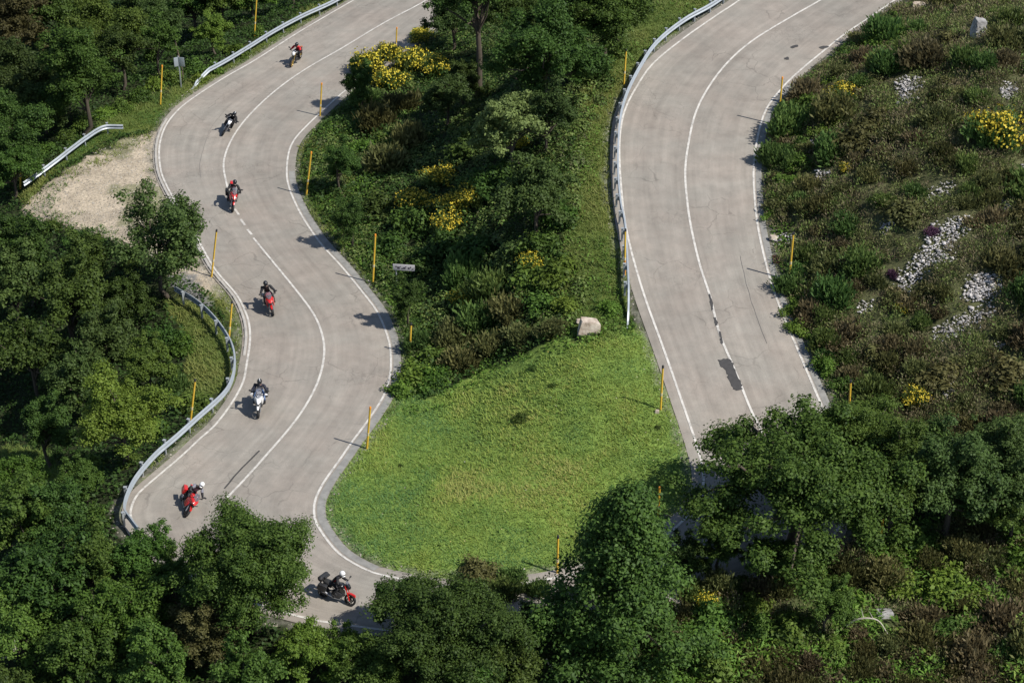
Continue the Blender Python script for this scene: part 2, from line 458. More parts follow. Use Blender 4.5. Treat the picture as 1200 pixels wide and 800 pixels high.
mx = n.new('ShaderNodeMix'); mx.data_type = 'RGBA'; mx.blend_type = 'MULTIPLY'; mx.inputs[0].default_value = 1
l.new(at.outputs['Color'], mx.inputs[6]); l.new(mm.outputs[0], mx.inputs[7]); l.new(mx.outputs[2], b.inputs['Base Color'])
b.inputs['Roughness'].default_value = 0.95; b.inputs['Specular IOR Level'].default_value = 0.1
bp = n.new('ShaderNodeBump'); bp.inputs['Strength'].default_value = 0.7; bp.inputs['Distance'].default_value = 0.08
l.new(n2.outputs['Fac'], bp.inputs['Height']); l.new(bp.outputs[0], b.inputs['Normal'])
tag(link_mesh('ground', me, m), kind='structure')

# ------------------------------------------------------------------ road surface
def loft(A, B, nA, nB, name, mats, dz=0.0, zf=None):
    """sheet between two world curves sampled to the same count"""
    N = nA; K = nB
    def rs(P):
        d = np.r_[0, np.cumsum(np.linalg.norm(np.diff(P, axis=0), axis=1))]; s = np.linspace(0, d[-1], N)
        return np.stack([np.interp(s, d, P[:, k]) for k in range(3)], 1)
    a, bq = (rs(A), rs(B)) if len(A) != N or len(B) != N else (A, B)
    u = np.linspace(0, 1, K); V = a[:, None, :] * (1 - u)[None, :, None] + bq[:, None, :] * u[None, :, None]
    L = np.r_[0, np.cumsum(np.linalg.norm(np.diff((a + bq) / 2, axis=0), axis=1))]
    uv = np.stack([np.tile(u, (N, 1)), np.tile(L[:, None] / 7.0, (1, K))], -1).reshape(-1, 2)
    V = V.reshape(-1, 3)
    if zf is not None: V[:, 2] = zf(V[:, 0], V[:, 1])
    V[:, 2] += dz
    i = np.arange(N * K).reshape(N, K)
    Fc = np.stack([i[:-1, :-1], i[1:, :-1], i[1:, 1:], i[:-1, 1:]], -1).reshape(-1, 4)
    return mesh_np(name, V, Fc, smooth=True, uv=uv)

# pair the two sides arm by arm so that cross-sections stay square to the road
def rs(P, N):
    d = np.r_[0, np.cumsum(np.linalg.norm(np.diff(P, axis=0), axis=1))]; s = np.linspace(0, d[-1], N)
    return np.stack([np.interp(s, d, P[:, k]) for k in range(P.shape[1])], 1)
def nearest_i(P, pxy): 
    a, b_ = proj(*P.T); return int(np.argmin((a - pxy[0]) ** 2 + (b_ - pxy[1]) ** 2))
PAIRS = [((410,3),(497,37)),((300,70),(395,114)),((205,133),(343,167)),((187,180),(337,213)),((237,290),(370,280)),((292,390),(456,400)),((273,470),(440,480)),
         ((187,556),(375,575)),((155,600),(370,600)),((235,680),(385,636)),((363,725),(420,662)),((520,743),(520,685)),((700,720),(680,670)),((880,677),(770,634)),
         ((970,635),(806,604)),((990,600),(824,577)),((975,505),(812,515)),((935,410),(780,412)),((893,290),(743,290)),((883,200),(726,200)),((897,130),(732,130)),((965,60),(785,57)),((1052,-2),(867,0))]
io = [0] + [nearest_i(AO, p[0]) for p in PAIRS] + [len(AO) - 1]; ii_ = [0] + [nearest_i(AI, p[1]) for p in PAIRS] + [len(AI) - 1]
SA, SB = [], []
for k in range(len(io) - 1):
    nseg = max(3, int(np.linalg.norm(AO[io[k + 1]] - AO[io[k]]) / 0.45))
    a = rs(AO[io[k]:io[k + 1] + 1], nseg); c = rs(AI[ii_[k]:ii_[k + 1] + 1], nseg)
    SA.append(a[:-1]); SB.append(c[:-1])
SA = np.vstack(SA + [AO[-1:]]); SB = np.vstack(SB + [AI[-1:]])

def surf(x, y):
    return road_surface(x, y)
def road_surface(x, y):
    x = np.asarray(x, float); y = np.asarray(y, float)
    d2 = lambda P: ((x[:, None] - P[None, ::3, 0]) ** 2 + (y[:, None] - P[None, ::3, 1]) ** 2).min(1)
    al = np.minimum(d2(OUT[:midO]), d2(INN[:midI])) < np.minimum(d2(OUT[midO:]), d2(INN[midI:]))
    z = np.where(al, -1.0, 1.0)
    for _ in range(4):
        q = proj(x, y, z)[1]; z = np.where(al, zL(q), zR(q))
    return z

me = loft(SA, SB, len(SA), 15, 'road', None, 0.0, road_surface)
m, n, l, b = new_mat('worn_asphalt')
tc = n.new('ShaderNodeTexCoord'); uvn = n.new('ShaderNodeSeparateXYZ'); l.new(tc.outputs['UV'], uvn.inputs[0])
def noise(scale, detail=5, rough=0.6, vec=None):
    k = n.new('ShaderNodeTexNoise'); k.inputs['Scale'].default_value = scale; k.inputs['Detail'].default_value = detail; k.inputs['Roughness'].default_value = rough
    l.new(vec if vec is not None else tc.outputs['Object'], k.inputs['Vector']); return k.outputs['Fac']
def math_(op, a, b_=None):
    k = n.new('ShaderNodeMath'); k.operation = op
    for i, q in enumerate((a, b_)):
        if q is None: continue
        if hasattr(q, 'links'): l.new(q, k.inputs[i])
        else: k.inputs[i].default_value = q
    return k.outputs[0]
fine = noise(28, 6, 0.75); mid = noise(1.3, 6, 0.6); big = noise(0.16, 3, 0.5)
# long streaks along the lanes: stretched noise in road coordinates
mp = n.new('ShaderNodeMapping'); mp.inputs['Scale'].default_value = (26, 1.1, 1); l.new(tc.outputs['UV'], mp.inputs[0])
streak = noise(1.0, 4, 0.6, mp.outputs[0])
# polished wheel tracks, two per lane
tr = math_('ABSOLUTE', math_('SINE', math_('MULTIPLY', uvn.outputs[0], 4 * PI)))
val = math_('MULTIPLY', mrange(fine, 0.84, 1.16), mrange(mid, 0.86, 1.09))
val = math_('MULTIPLY', val, mrange(big, 0.90, 1.09)); val = math_('MULTIPLY', val, mrange(streak, 0.88, 1.08))
val = math_('MULTIPLY', val, mrange(tr, 0.97, 1.05, 0.0, 1.0))
# hairline cracks: distorted cell borders shown only in patches
vo = n.new('ShaderNodeTexVoronoi'); vo.feature = 'DISTANCE_TO_EDGE'; vo.inputs['Scale'].default_value = 0.55
nd = n.new('ShaderNodeTexNoise'); nd.inputs['Scale'].default_value = 1.2; nd.inputs['Detail'].default_value = 5
l.new(tc.outputs['Object'], nd.inputs['Vector'])
va = n.new('ShaderNodeVectorMath'); va.operation = 'MULTIPLY_ADD'; va.inputs[1].default_value = (0.9, 0.9, 0); l.new(nd.outputs['Color'], va.inputs[0]); l.new(tc.outputs['Object'], va.inputs[2])
l.new(va.outputs[0], vo.inputs['Vector'])
crk = mrange(vo.outputs['Distance'], 1.0, 0.0, 0.004, 0.016)
cm = mrange(noise(0.33, 3, 0.5), 0.0, 1.0, 0.47, 0.60)
crk = math_('MULTIPLY', crk, cm)
vo2 = n.new('ShaderNodeTexVoronoi'); vo2.feature = 'DISTANCE_TO_EDGE'; vo2.inputs['Scale'].default_value = 2.6; l.new(va.outputs[0], vo2.inputs['Vector'])
crk2 = math_('MULTIPLY', mrange(vo2.outputs['Distance'], 1.0, 0.0, 0.01, 0.05), mrange(noise(0.25, 2, 0.5), 0.0, 0.7, 0.56, 0.66))
crk = math_('MAXIMUM', crk, crk2)
val = math_('MULTIPLY', val, math_('SUBTRACT', 1.0, math_('MULTIPLY', crk, 0.26)))
ct = n.new('ShaderNodeMix'); ct.data_type = 'RGBA'; l.new(mrange(noise(0.4, 4, 0.55), 0, 1, 0.35, 0.65), ct.inputs[0])
ct.inputs[6].default_value = (0.276, 0.243, 0.209, 1); ct.inputs[7].default_value = (0.261, 0.241, 0.210, 1)
mx = n.new('ShaderNodeMix'); mx.data_type = 'RGBA'; mx.blend_type = 'MULTIPLY'; mx.inputs[0].default_value = 1
l.new(ct.outputs[2], mx.inputs[6]); l.new(val, mx.inputs[7]); l.new(mx.outputs[2], b.inputs['Base Color'])
b.inputs['Roughness'].default_value = 0.85; b.inputs['Specular IOR Level'].default_value = 0.25
bp = n.new('ShaderNodeBump'); bp.inputs['Strength'].default_value = 0.25; bp.inputs['Distance'].default_value = 0.01
l.new(fine, bp.inputs['Height']); l.new(bp.outputs[0], b.inputs['Normal'])
ASPHALT = m
tag(link_mesh('road', me, m), kind='structure')

# painted lines and concrete margins lie on the road as thin sheets
def strip(P, wd, name, mat, dz, off=0.0):
    P = resample(P, 0.25); a = offset(P, off - wd / 2); c = offset(P, off + wd / 2)
    N = len(P); V = np.empty((N * 2, 3)); V[0::2] = a; V[1::2] = c
    V[:, 2] = road_surface(V[:, 0], V[:, 1]) + dz
    i = np.arange(N - 1) * 2; Fc = np.stack([i, i + 2, i + 3, i + 1], 1)
    return V, Fc
def strips(lst, name, mat, dz):
    VV, FF, k = [], [], 0
    for (P, wd, off) in lst:
        V, Fc = strip(P, wd, name, mat, dz, off); VV.append(V); FF.append(Fc + k); k += len(V)
    return tag(link_mesh(name, mesh_np(name, np.vstack(VV), np.vstack(FF)), mat), kind='structure')

m, n, l, b = new_mat('worn_road_paint')
tc = n.new('ShaderNodeTexCoord')
a1 = noise(3.0, 6, 0.7); a2 = noise(30, 4, 0.7)
wear = math_('ADD', math_('MULTIPLY', a1, 0.6), math_('MULTIPLY', a2, 0.4))
mx = n.new('ShaderNodeMix'); mx.data_type = 'RGBA'; l.new(mrange(wear, 0, 1, 0.38, 0.54), mx.inputs[0])
mx.inputs[6].default_value = (0.29, 0.27, 0.245, 1); mx.inputs[7].default_value = (0.58, 0.555, 0.51, 1)
l.new(mx.outputs[2], b.inputs['Base Color']); b.inputs['Roughness'].default_value = 0.7
PAINT = m
strips([(OUT, 0.105, 0.0), (INN, 0.105, 0.0)], 'edge_line', PAINT, 0.012)
cen = [(road_w(CEN_L, zL), 0.11, 0), (road_w(CEN_L2, zL), 0.11, 0), (road_w(CEN_R, zR), 0.11, 0)]
for dsh in CEN_DASH: cen.append((np.array([unproj(a, c, float(zL(c))) for a, c in dsh]), 0.13, 0))
strips(cen, 'centre_line', PAINT, 0.012)

GUTTER = simple_mat('gutter_concrete', (0.235, 0.230, 0.215), 0.9, var=0.45, vscale=3.0, spec=0.15)
i0, i1 = nearest_i(OUT, (965, 480)), nearest_i(OUT, (925, 92))
j0, j1 = nearest_i(INN, (337, 200)), nearest_i(INN, (455, 675))
strips([(OUT[i0:i1], 0.30, -0.27), (INN[j0:j1], 0.34, 0.30)], 'gutter', GUTTER, 0.006)

# raised kerb stones along the lay-by side of the left road, some painted white
KERB = simple_mat('kerb_stone', (0.36, 0.34, 0.31), 0.85, var=0.35, vscale=2.0)
k0, k1 = nearest_i(OUT, (200, 138)), nearest_i(OUT, (289, 425))
Pk = offset(resample(OUT[k0:k1], 0.92), -0.20)
mb = MB()
for a, c in zip(Pk[:-1], Pk[1:]):
    d = (c - a); L = np.linalg.norm(d[:2]); mid_ = (a + c) / 2
    rot = Matrix.Rotation(math.atan2(d[1], d[0]), 3, 'Z')
    z = float(road_surface(np.array([mid_[0]]), np.array([mid_[1]]))[0])
    mb.box((mid_[0], mid_[1], z - 0.005), (L - 0.03, 0.13, 0.13), rot, 0.015)
kb = mb.build('kerb', KERB); tag(kb, kind='structure')

# tar repairs and scuffs in the right lane
TAR = simple_mat('tar_patch', (0.055, 0.053, 0.052), 0.75, var=0.35, vscale=5, spec=0.3)
def blob_sheet(pix, arm, jitter=0.05, seed=0):
    r_ = random.Random(seed); q = catmull(pix + [pix[0]], 5)[:-1]
    c = [unproj(a, c_, float((zL if arm == 'L' else zR)(c_))) for a, c_ in q]
    return [(p[0] + r_.uniform(-jitter, jitter), p[1] + r_.uniform(-jitter, jitter)) for p in c]
def flat_poly(polys, name, mat, dz):
    bm_ = bmesh.new()
    for P in polys:
        z = road_surface(np.array([p[0] for p in P]), np.array([p[1] for p in P])) + dz
        f = bm_.faces.new([bm_.verts.new((p[0], p[1], zz)) for p, zz in zip(P, z)])
    bmesh.ops.triangulate(bm_, faces=bm_.faces[:]); bmesh.ops.recalc_face_normals(bm_, faces=bm_.faces)
    me_ = bpy.data.meshes.new(name); bm_.to_mesh(me_); bm_.free()
    return tag(link_mesh(name, me_, mat), kind='structure')
polys = [blob_sheet([(842,422),(852,420),(858,424),(863,436),(869,452),(868,457),(860,456),(854,444),(850,434),(843,428)], 'R', 0.05, 1),
         blob_sheet([(830.5,345),(832.5,346),(836,361),(834,363),(832,356)], 'R', 0.03, 2), blob_sheet([(842,388),(844,389),(847,401),(845,403),(843.5,396)], 'R', 0.03, 3),
         blob_sheet([(836,372),(839,373),(841,380),(838,381)], 'R', 0.03, 4),
         blob_sheet([(959,56),(966,54),(971,55),(964,58)], 'R', 0.04, 5), blob_sheet([(926,55),(934,53),(935,55),(928,57)], 'R', 0.03, 6), blob_sheet([(919,68),(924,67),(924,70),(920,70)], 'R', 0.03, 7)]
flat_poly(polys, 'tar_patch', TAR, 0.017)
# sealed seams and long cracks running with the lanes
def wander(pts, arm, seed):
    r_ = np.random.default_rng(seed); c = resample(road_w(pts, zL if arm == 'L' else zR), .3); c[:, 0] += np.cumsum(r_.normal(size=len(c)) * .015) ; c[:, 1] += np.cumsum(r_.normal(size=len(c)) * .015); return c
SEAM = simple_mat('old_seam', (0.185, 0.172, 0.16), 0.85, var=0.4, vscale=2, spec=0.2)
strips([(wander([(263,572),(276,556),(290,541),(303,528)], 'L', 1), .08, 0)], 'road_seam', TAR, 0.015)
strips([(wander([(868,300),(880,350),(900,400)], 'R', 5), .018, 0),
        (wander([(236,208),(238,180),(248,150),(272,122)], 'L', 8), .02, 0)], 'road_crack', SEAM, 0.015)
# asphalt ramp beside the lay-by
GRATE = simple_mat('rusty_grate', (0.11, 0.055, 0.035), 0.8, metal=0.3, var=0.4)
gp = hit(911, 305); mb = MB()
for k in range(5): mb.box((gp[0] - 0.2 + 0.1 * k, gp[1], gp[2] + 0.06), (0.045, 0.62, 0.05), None, 0.006)
for k in (-1, 1): mb.box((gp[0], gp[1] + 0.31 * k, gp[2] + 0.055), (0.5, 0.05, 0.06), None, 0.006)
tag(mb.build('drain_grate', GRATE), 'small rusty drain grate in the gutter of the right-hand road', 'drain grate')
# ------------------------------------------------------------------ plants
def cards(C, N, L, W, r, droop=0.0, up=None):
    """one folded leaf (two triangles as a bent quad) per centre; returns verts, faces"""
    n = len(C); T = norm(np.cross(N, r.normal(size=(n, 3)))); B = np.cross(N, T)
    L = np.broadcast_to(L, (n,))[:, None]; W = np.broadcast_to(W, (n,))[:, None]
    a = C - T * L * .5; c = C + T * L * .5 - N * L * droop
    fold = N * W * 0.22
    b = C + B * W * .5 + fold - T * L * .06; d = C - B * W * .5 + fold - T * L * .06
    V = np.stack([a, b, c, d], 1).reshape(-1, 3); i = np.arange(n)[:, None] * 4
    return V, i + np.array([[0, 1, 2, 3]])

def rdir(n, r): return norm(r.normal(size=(n, 3)))

def clump_leaves(cc, cr, per, r, flat=0.72, inner=0.35):
    """leaves on and inside a set of clumps; mostly on the shells, facing out and up"""
    k = len(cc); n = (per * (cr / cr.mean()) ** 2).astype(int).clip(6); tot = n.sum(); ix = np.repeat(np.arange(k), n)
    d = rdir(tot, r); d[:, 2] = np.where((d[:, 2] < -0.25) & (r.random(tot) < 0.55), -d[:, 2], d[:, 2])
    rad = np.where(r.random(tot) < inner, r.random(tot) ** 0.5 * 0.9, 0.62 + 1.15 * r.random(tot) ** 1.6)
    P = cc[ix] + d * (cr[ix] * rad)[:, None] * np.array([1, 1, flat])
    N = norm(d * 0.75 + np.array([0, 0, 0.55]) + r.normal(size=(tot, 3)) * 0.42)
    return P, N, ix

def tree_mesh(seed, R=3.0, style='broad', leaf=0.20, nclump=80, per=190, trunk_h=2.4, bend=0.3, th=0.16):
    r = np.random.default_rng(seed)
    lobes = rdir(9, r); lobes[:, 2] *= 0.6; lobes = norm(lobes); amp = r.uniform(-0.16, 0.30, 9)
    d = rdir(nclump, r); d[:, 2] = np.where(d[:, 2] < -0.45, -d[:, 2], d[:, 2])
    rr = np.clip(r.random(nclump) ** 0.42, 0.25, 1)
    f = 1 + (np.clip(d @ lobes.T, 0, 1) ** 3 @ amp)
    if style == 'cone':
        hz = r.random(nclump) ** 1.25; zc = hz * 2.5 * R; rad = R * (1.02 - hz) ** 0.8 * 1.12
        an = r.random(nclump) * 2 * PI; q = r.random(nclump) ** 0.5
        cc = np.stack([np.cos(an) * rad * q * f, np.sin(an) * rad * q * f, zc], 1); cr = R * r.uniform(0.10, 0.21, nclump); rad2 = 1 + .22 * np.sin(an * 3 + hz * 9); cc[:, :2] *= rad2[:, None]
        center = np.array([0, 0, trunk_h])
    else:
        ax = np.array({'tall': (.85, .85, 1.35), 'spread': (1.3, 1.3, .62)}.get(style, (1, 1, .86)))
        # limbs of unequal reach, each carrying a loose train of leaf clumps towards its end
        nl = 12 if R < 2.5 else (17 if R < 3.7 else 24)
        if style == 'airy': nl = 9
        gi = np.arange(nl) + .5; ph = np.arccos(1 - 1.45 * gi / nl); an = gi * 2.39996 + r.random() * 6
        ld = np.stack([np.cos(an) * np.sin(ph), np.sin(an) * np.sin(ph), np.cos(ph)], 1); ld = norm(ld + r.normal(size=(nl, 3)) * .22)
        reach = r.uniform(.66, 1.2, nl); li = r.integers(0, nl, nclump); tt = r.random(nclump) ** .55
        cc = ld[li] * (reach[li] * (.28 + .66 * tt))[:, None] + np.clip(r.normal(size=(nclump, 3)), -1.25, 1.25) * (.12 + .06 * tt)[:, None]
        cc = cc * R * .92 * ax; cr = R * r.uniform(0.07, 0.165, nclump) * (1.15 - .3 * tt)
        center = np.array([0, 0, trunk_h + R * {'tall': 1.1, 'spread': .55}.get(style, .78)])
    if style == 'airy': cr *= 1.0
    cc = cc + center
    P, N, ix = clump_leaves(cc, cr, per, r)
    # stray twigs of leaves beyond the outline
    m_ = int(len(P) * 0.04); k = r.integers(0, len(cc), m_)
    dd = norm(cc[k] - center + r.normal(size=(m_, 3)) * R * 0.35)
    P = np.vstack([P, cc[k] + dd * (cr[k] * r.uniform(1.0, 1.25, m_))[:, None]]); N = np.vstack([N, norm(dd + r.normal(size=(m_, 3)) * .6 + [0, 0, .4])])
    ix = np.r_[ix, k]
    n = len(P); L = leaf * r.uniform(0.65, 1.35, n)
    V, Fc = cards(P, N, L, L * r.uniform(0.45, 0.75, n), r, 0.12)
    tone = np.clip(0.5 + 0.28 * r.normal(size=n) + (r.random(len(cc)) - .5)[ix] * 0.35, 0, 1)
    crown = mesh_np('crown', V, Fc, tone)
    # trunk and limbs
    mb = MB(); top = center + np.array([r.normal() * .2, r.normal() * .2, R * 0.15])
    b1 = np.array([r.normal() * bend, r.normal() * bend, trunk_h * .6])
    base = np.array([0, 0, -0.5]); rb = th * (R / 3.0)
    tp = [base, np.array([0, 0, 0.05]), b1, (b1 + top) / 2 + [r.normal() * .1, r.normal() * .1, 0], top]
    if style == 'cone': tp.append(np.array([0, 0, trunk_h + 2.3 * R]))
    mb.tube(tp, [rb * 1.5, rb * 1.15, rb * .95, rb * .7, rb * .4] + ([rb * .15] if style == 'cone' else []), 8)
    for k in r.choice(len(cc), min(len(cc), 26), replace=False):
        e = cc[k]
        if style == 'cone': s = np.array([0, 0, max(.5, e[2] - .5)])
        else:
            t = r.uniform(0.25, 1.0); s = b1 * (1 - t) + top * t
        mid_ = s * .5 + e * .5 + np.array([0, 0, r.uniform(-.1, .45) * R * .3]) + r.normal(size=3) * R * .05
        mb.tube([s, mid_, e], [rb * .45, rb * .3, rb * .1], 5, cap=False)
    tm = bpy.data.meshes.new('trunk'); tm.from_pydata(mb.v, [], mb.f); tm.polygons.foreach_set('use_smooth', np.ones(len(tm.polygons), bool)); tm.update()
    return dict(crown=crown, trunk=tm, R=R, hc=float(center[2] if style != 'cone' else trunk_h + 1.0 * R), style=style)

def bush_mesh(seed, R=0.7, h=0.7, leaf=0.11, nclump=26, per=70, wl=0.55, spiky=0.0):
    r = np.random.default_rng(seed)
    d = rdir(nclump, r); d[:, 2] = np.abs(d[:, 2]); rr = r.random(nclump) ** 0.45
    cc = d * rr[:, None] * np.array([R, R, h]) * 0.8; cc[:, :2] *= (1 + 0.3 * r.normal(size=(nclump, 1)))
    cr = R * r.uniform(0.2, 0.36, nclump)
    P, N, ix = clump_leaves(cc, cr, per, r, 0.9); P[:, 2] = np.abs(P[:, 2])
    n = len(P)
    if spiky:
        T = norm(np.array([0, 0, 1.0]) + 0.9 * norm(P) + r.normal(size=(n, 3)) * 0.55); N = norm(np.cross(T, r.normal(size=(n, 3))))
        L = leaf * 1.7 * r.uniform(.6, 1.4, n); B = np.cross(N, T); Wd = L * .16
        V = np.stack([P - T * (L / 2)[:, None], P + B * Wd[:, None], P + T * (L / 2)[:, None], P - B * Wd[:, None]], 1).reshape(-1, 3)
        Fc = np.arange(n)[:, None] * 4 + np.array([[0, 1, 2, 3]])
    else:
        L = leaf * r.uniform(.6, 1.4, n); V, Fc = cards(P, N, L, L * wl * r.uniform(.7, 1.3, n), r, .1)
    tone = np.clip(.5 + .28 * r.normal(size=n) + (r.random(nclump) - .5)[ix] * .4, 0, 1)
    me = mesh_np('foliage', V, Fc, tone)
    mb = MB()
    for k in range(min(9, nclump)):
        mb.tube([(0, 0, -.15), cc[k] * .5 + np.array([0, 0, .05]), cc[k]], [R * .03, R * .022, R * .01], 5, cap=False)
    sm = bpy.data.meshes.new('stem'); sm.from_pydata(mb.v, [], mb.f); sm.update()
    # blossom: small bright petals gathered on the sunny outer clumps
    kk = np.where(cc[:, 2] > h * .15)[0]; kk = r.choice(kk, max(2, int(len(kk) * .8)), replace=False); m_ = 58
    ix = np.repeat(kk, m_); dd = rdir(len(ix), r); dd[:, 2] = np.abs(dd[:, 2])
    PP = cc[ix] + dd * (cr[ix] * r.uniform(.6, 2.1, len(ix)))[:, None]
    V, Fc = cards(PP, norm(dd + r.normal(size=dd.shape) * .5), .105 * r.uniform(.6, 1.4, len(ix)), .085, r, 0)
    fl = mesh_np('blossom', V, Fc, r.random(len(ix)))
    return dict(foliage=me, stem=sm, blossom=fl, R=R, h=h)

BARK = simple_mat('bark', (0.085, 0.070, 0.055), 0.9, var=0.35, vscale=6, spec=0.1)
TWIG = simple_mat('twig', (0.10, 0.08, 0.06), 0.9, var=0.3, vscale=6, spec=0.1)
G = {}
G['dark'] = leaf_mat('leaf_dark', (0.0334, 0.0632, 0.0150), (0.0913, 0.1498, 0.0283))
G['mid'] = leaf_mat('leaf_mid', (0.0419, 0.0825, 0.0152), (0.1224, 0.1986, 0.0352))
G['bright'] = leaf_mat('leaf_bright', (0.0575, 0.1091, 0.0150), (0.1510, 0.2319, 0.0369))
G['pale'] = leaf_mat('leaf_pale', (0.0834, 0.1228, 0.0382), (0.1870, 0.2523, 0.0818))
G['bluish'] = leaf_mat('leaf_bluish', (0.0360, 0.0658, 0.0177), (0.0960, 0.1467, 0.0379), huevar=0.01)
G['broadleaf'] = leaf_mat('leaf_broad', (0.0350, 0.0715, 0.0140), (0.1050, 0.1710, 0.0306), objvar=0.02, huevar=0)
G['olive'] = leaf_mat('leaf_olive', (0.0719, 0.0719, 0.0248), (0.1389, 0.1364, 0.0471))
G['brown'] = leaf_mat('leaf_brown', (0.098, 0.082, 0.042), (0.195, 0.160, 0.082), huevar=0.012)
G['heath'] = leaf_mat('leaf_heath', (0.0766, 0.0871, 0.0317), (0.1848, 0.1914, 0.0686), huevar=0.025)
G['gorse'] = leaf_mat('leaf_gorse', (0.0554, 0.0977, 0.0264), (0.1386, 0.2046, 0.0528), huevar=0.025)
G['fern'] = leaf_mat('leaf_fern', (0.0496, 0.1116, 0.0149), (0.1054, 0.2046, 0.0298), trans=0.3)
G['purple'] = leaf_mat('leaf_purple', (0.0765, 0.0378, 0.0630), (0.1620, 0.0810, 0.1350), huevar=0.01)
FLOWER = leaf_mat('broom_flower', (0.42, 0.34, 0.03), (0.66, 0.54, 0.06), trans=0.15, objvar=0.12, huevar=0.006)

TREES = {
 'S': [tree_mesh(11, 2.0, 'broad', .125, 120, 165, .8), tree_mesh(12, 2.0, 'broad', .13, 112, 165, .9), tree_mesh(13, 2.0, 'tall', .125, 124, 160, .7)],
 'M': [tree_mesh(21, 3.0, 'broad', .14, 215, 215, 1.2), tree_mesh(22, 3.0, 'broad', .135, 225, 215, 1.4), tree_mesh(23, 3.0, 'tall', .14, 220, 205, 1.2), tree_mesh(24, 3.0, 'broad', .15, 200, 205, 1.5)],
 'L': [tree_mesh(31, 4.4, 'broad', .15, 380, 260, 1.5, .5, .2), tree_mesh(32, 4.4, 'broad', .15, 370, 260, 1.6, .5, .2)],
 'airy': [tree_mesh(41, 2.9, 'airy', .145, 140, 115, 1.0, .25, .12)],
 'cone': [tree_mesh(51, 2.9, 'cone', .145, 230, 230, 1.3)],
 'spread': [tree_mesh(81, 4.4, 'spread', .155, 235, 360, 1.9, .4, .24)],
 'hazy': [tree_mesh(61, 2.4, 'broad', .11, 120, 270, .7)],
 'stem': [tree_mesh(71, 2.6, 'broad', .145, 100, 240, 5.2, .2, .22)],
}
ti = [0]
def add_tree(px, py, Rpx, kind, leafm, label, group=None, cat='tree', variant=None, squash=1.0, name='tree'):
    """crown centred on the line of sight through (px, py), standing wherever that puts its foot on the ground"""
    ti[0] += 1; r_ = random.Random(ti[0] * 13 + 5)
    R = Rpx / 22.0
    for _ in range(2):
        key = kind
        if kind == 'auto': key = 'S' if R < 2.45 else ('M' if R < 3.7 else 'L')
        pr = TREES[key][(variant if variant is not None else r_.randrange(99)) % len(TREES[key])]
        s = R / pr['R']; b_ = hit(px, py, pr['hc'] * s * squash)
        R = Rpx / float(ppm_at(b_[0], b_[1], b_[2] + pr['hc'] * s))
    s = R / pr['R']
    root = empty(name, (b_[0], b_[1], b_[2] - 0.05), label, cat, group)
    root.rotation_euler = (r_.uniform(-.05, .05), r_.uniform(-.05, .05), r_.uniform(0, 2 * PI))
    root.scale = (s, s, s * squash)
    for nm, me_, mt in (('trunk', pr['trunk'], BARK), ('crown', pr['crown'], G[leafm])):
        o = bpy.data.objects.new(nm, me_); COL.objects.link(o); o.parent = root
        if not len(me_.materials): me_.materials.append(mt)
        o.material_slots[0].link = 'OBJECT'; o.material_slots[0].material = mt
    return root

BUSH = {
 'leafy': [bush_mesh(71, .9, .85, .15, 30, 80), bush_mesh(72, .9, .95, .15, 32, 80), bush_mesh(73, .9, .75, .14, 30, 85)],
 'heather': [bush_mesh(81, .7, .5, .10, 30, 95, spiky=1), bush_mesh(82, .7, .6, .10, 32, 95, spiky=1), bush_mesh(83, .7, .42, .09, 30, 95, spiky=1)],
 'broom': [bush_mesh(91, .9, 1.1, .13, 32, 90, spiky=1), bush_mesh(92, .9, 1.0, .13, 34, 90, spiky=1)],
}
def add_bush(px, py, Rpx, kind, leafm, label, group=None, flowers=False, stems=False, cat='bush', name='bush', squash=1.0):
    ti[0] += 1; r_ = random.Random(ti[0] * 17 + 3)
    pr = BUSH[kind][r_.randrange(99) % len(BUSH[kind])]; R = Rpx / 22.0
    for _ in range(2):
        s = R / pr['R']; b_ = hit(px, py, pr['h'] * s * .5); R = Rpx / float(ppm_at(*b_))
    s = R / pr['R']
    def put(nm, me_, mt, parent=None):
        o = bpy.data.objects.new(nm, me_); COL.objects.link(o)
        if not len(me_.materials): me_.materials.append(mt)
        o.material_slots[0].link = 'OBJECT'; o.material_slots[0].material = mt
        if parent: o.parent = parent
        return o
    if flowers or stems:
        root = empty(name, label=label, cat=cat, group=group)
        put('foliage', pr['foliage'], G[leafm], root)
        if stems: put('stem', pr['stem'], TWIG, root)
        if flowers: put('blossom', pr['blossom'], FLOWER, root)
    else:
        root = put(name, pr['foliage'], G[leafm]); tag(root, label, cat, group)
    root.location = (b_[0], b_[1], b_[2] - .04); root.rotation_euler = (0, 0, r_.uniform(0, 6.28)); root.scale = (s * r_.uniform(.9, 1.15), s * r_.uniform(.9, 1.15), s * squash * r_.uniform(.85, 1.15))
    return root

# ---- single trees one can pick out
add_tree(190, 280, 72, 'airy', 'bluish', 'slender open-crowned tree with visible branches standing in front of the gravel lay-by')
add_tree(294, 664, 88, 'L', 'broadleaf', 'big rounded green tree whose crown hides the road below the sixth motorcycle', variant=0)
add_tree(243, 742, 58, 'hazy', 'olive', 'brownish olive fine-leaved tree in front of the big rounded roadside tree')
add_tree(206, 676, 30, 'S', 'mid', 'small green tree filling the gap between the guardrail end and the big rounded tree', variant=2)
add_tree(172, 654, 42, 'auto', 'mid', 'small green tree covering the lower end of the curved guardrail', variant=1)
add_tree(526, 744, 88, 'L', 'dark', 'broad dark green tree right of the lowest motorcycle at the bottom of the meadow', variant=1)
add_tree(722, 690, 92, 'cone', 'dark', 'dark pointed tree rising in front of the meadow beside a yellow snow pole')
add_tree(946, 574, 116, 'spread', 'broadleaf', 'large spreading tree overhanging the right-hand road, hiding the end of its centre line')
add_tree(1004, 528, 74, 'L', 'mid', 'tall rounded tree rising behind the right side of the large spreading tree', variant=1)
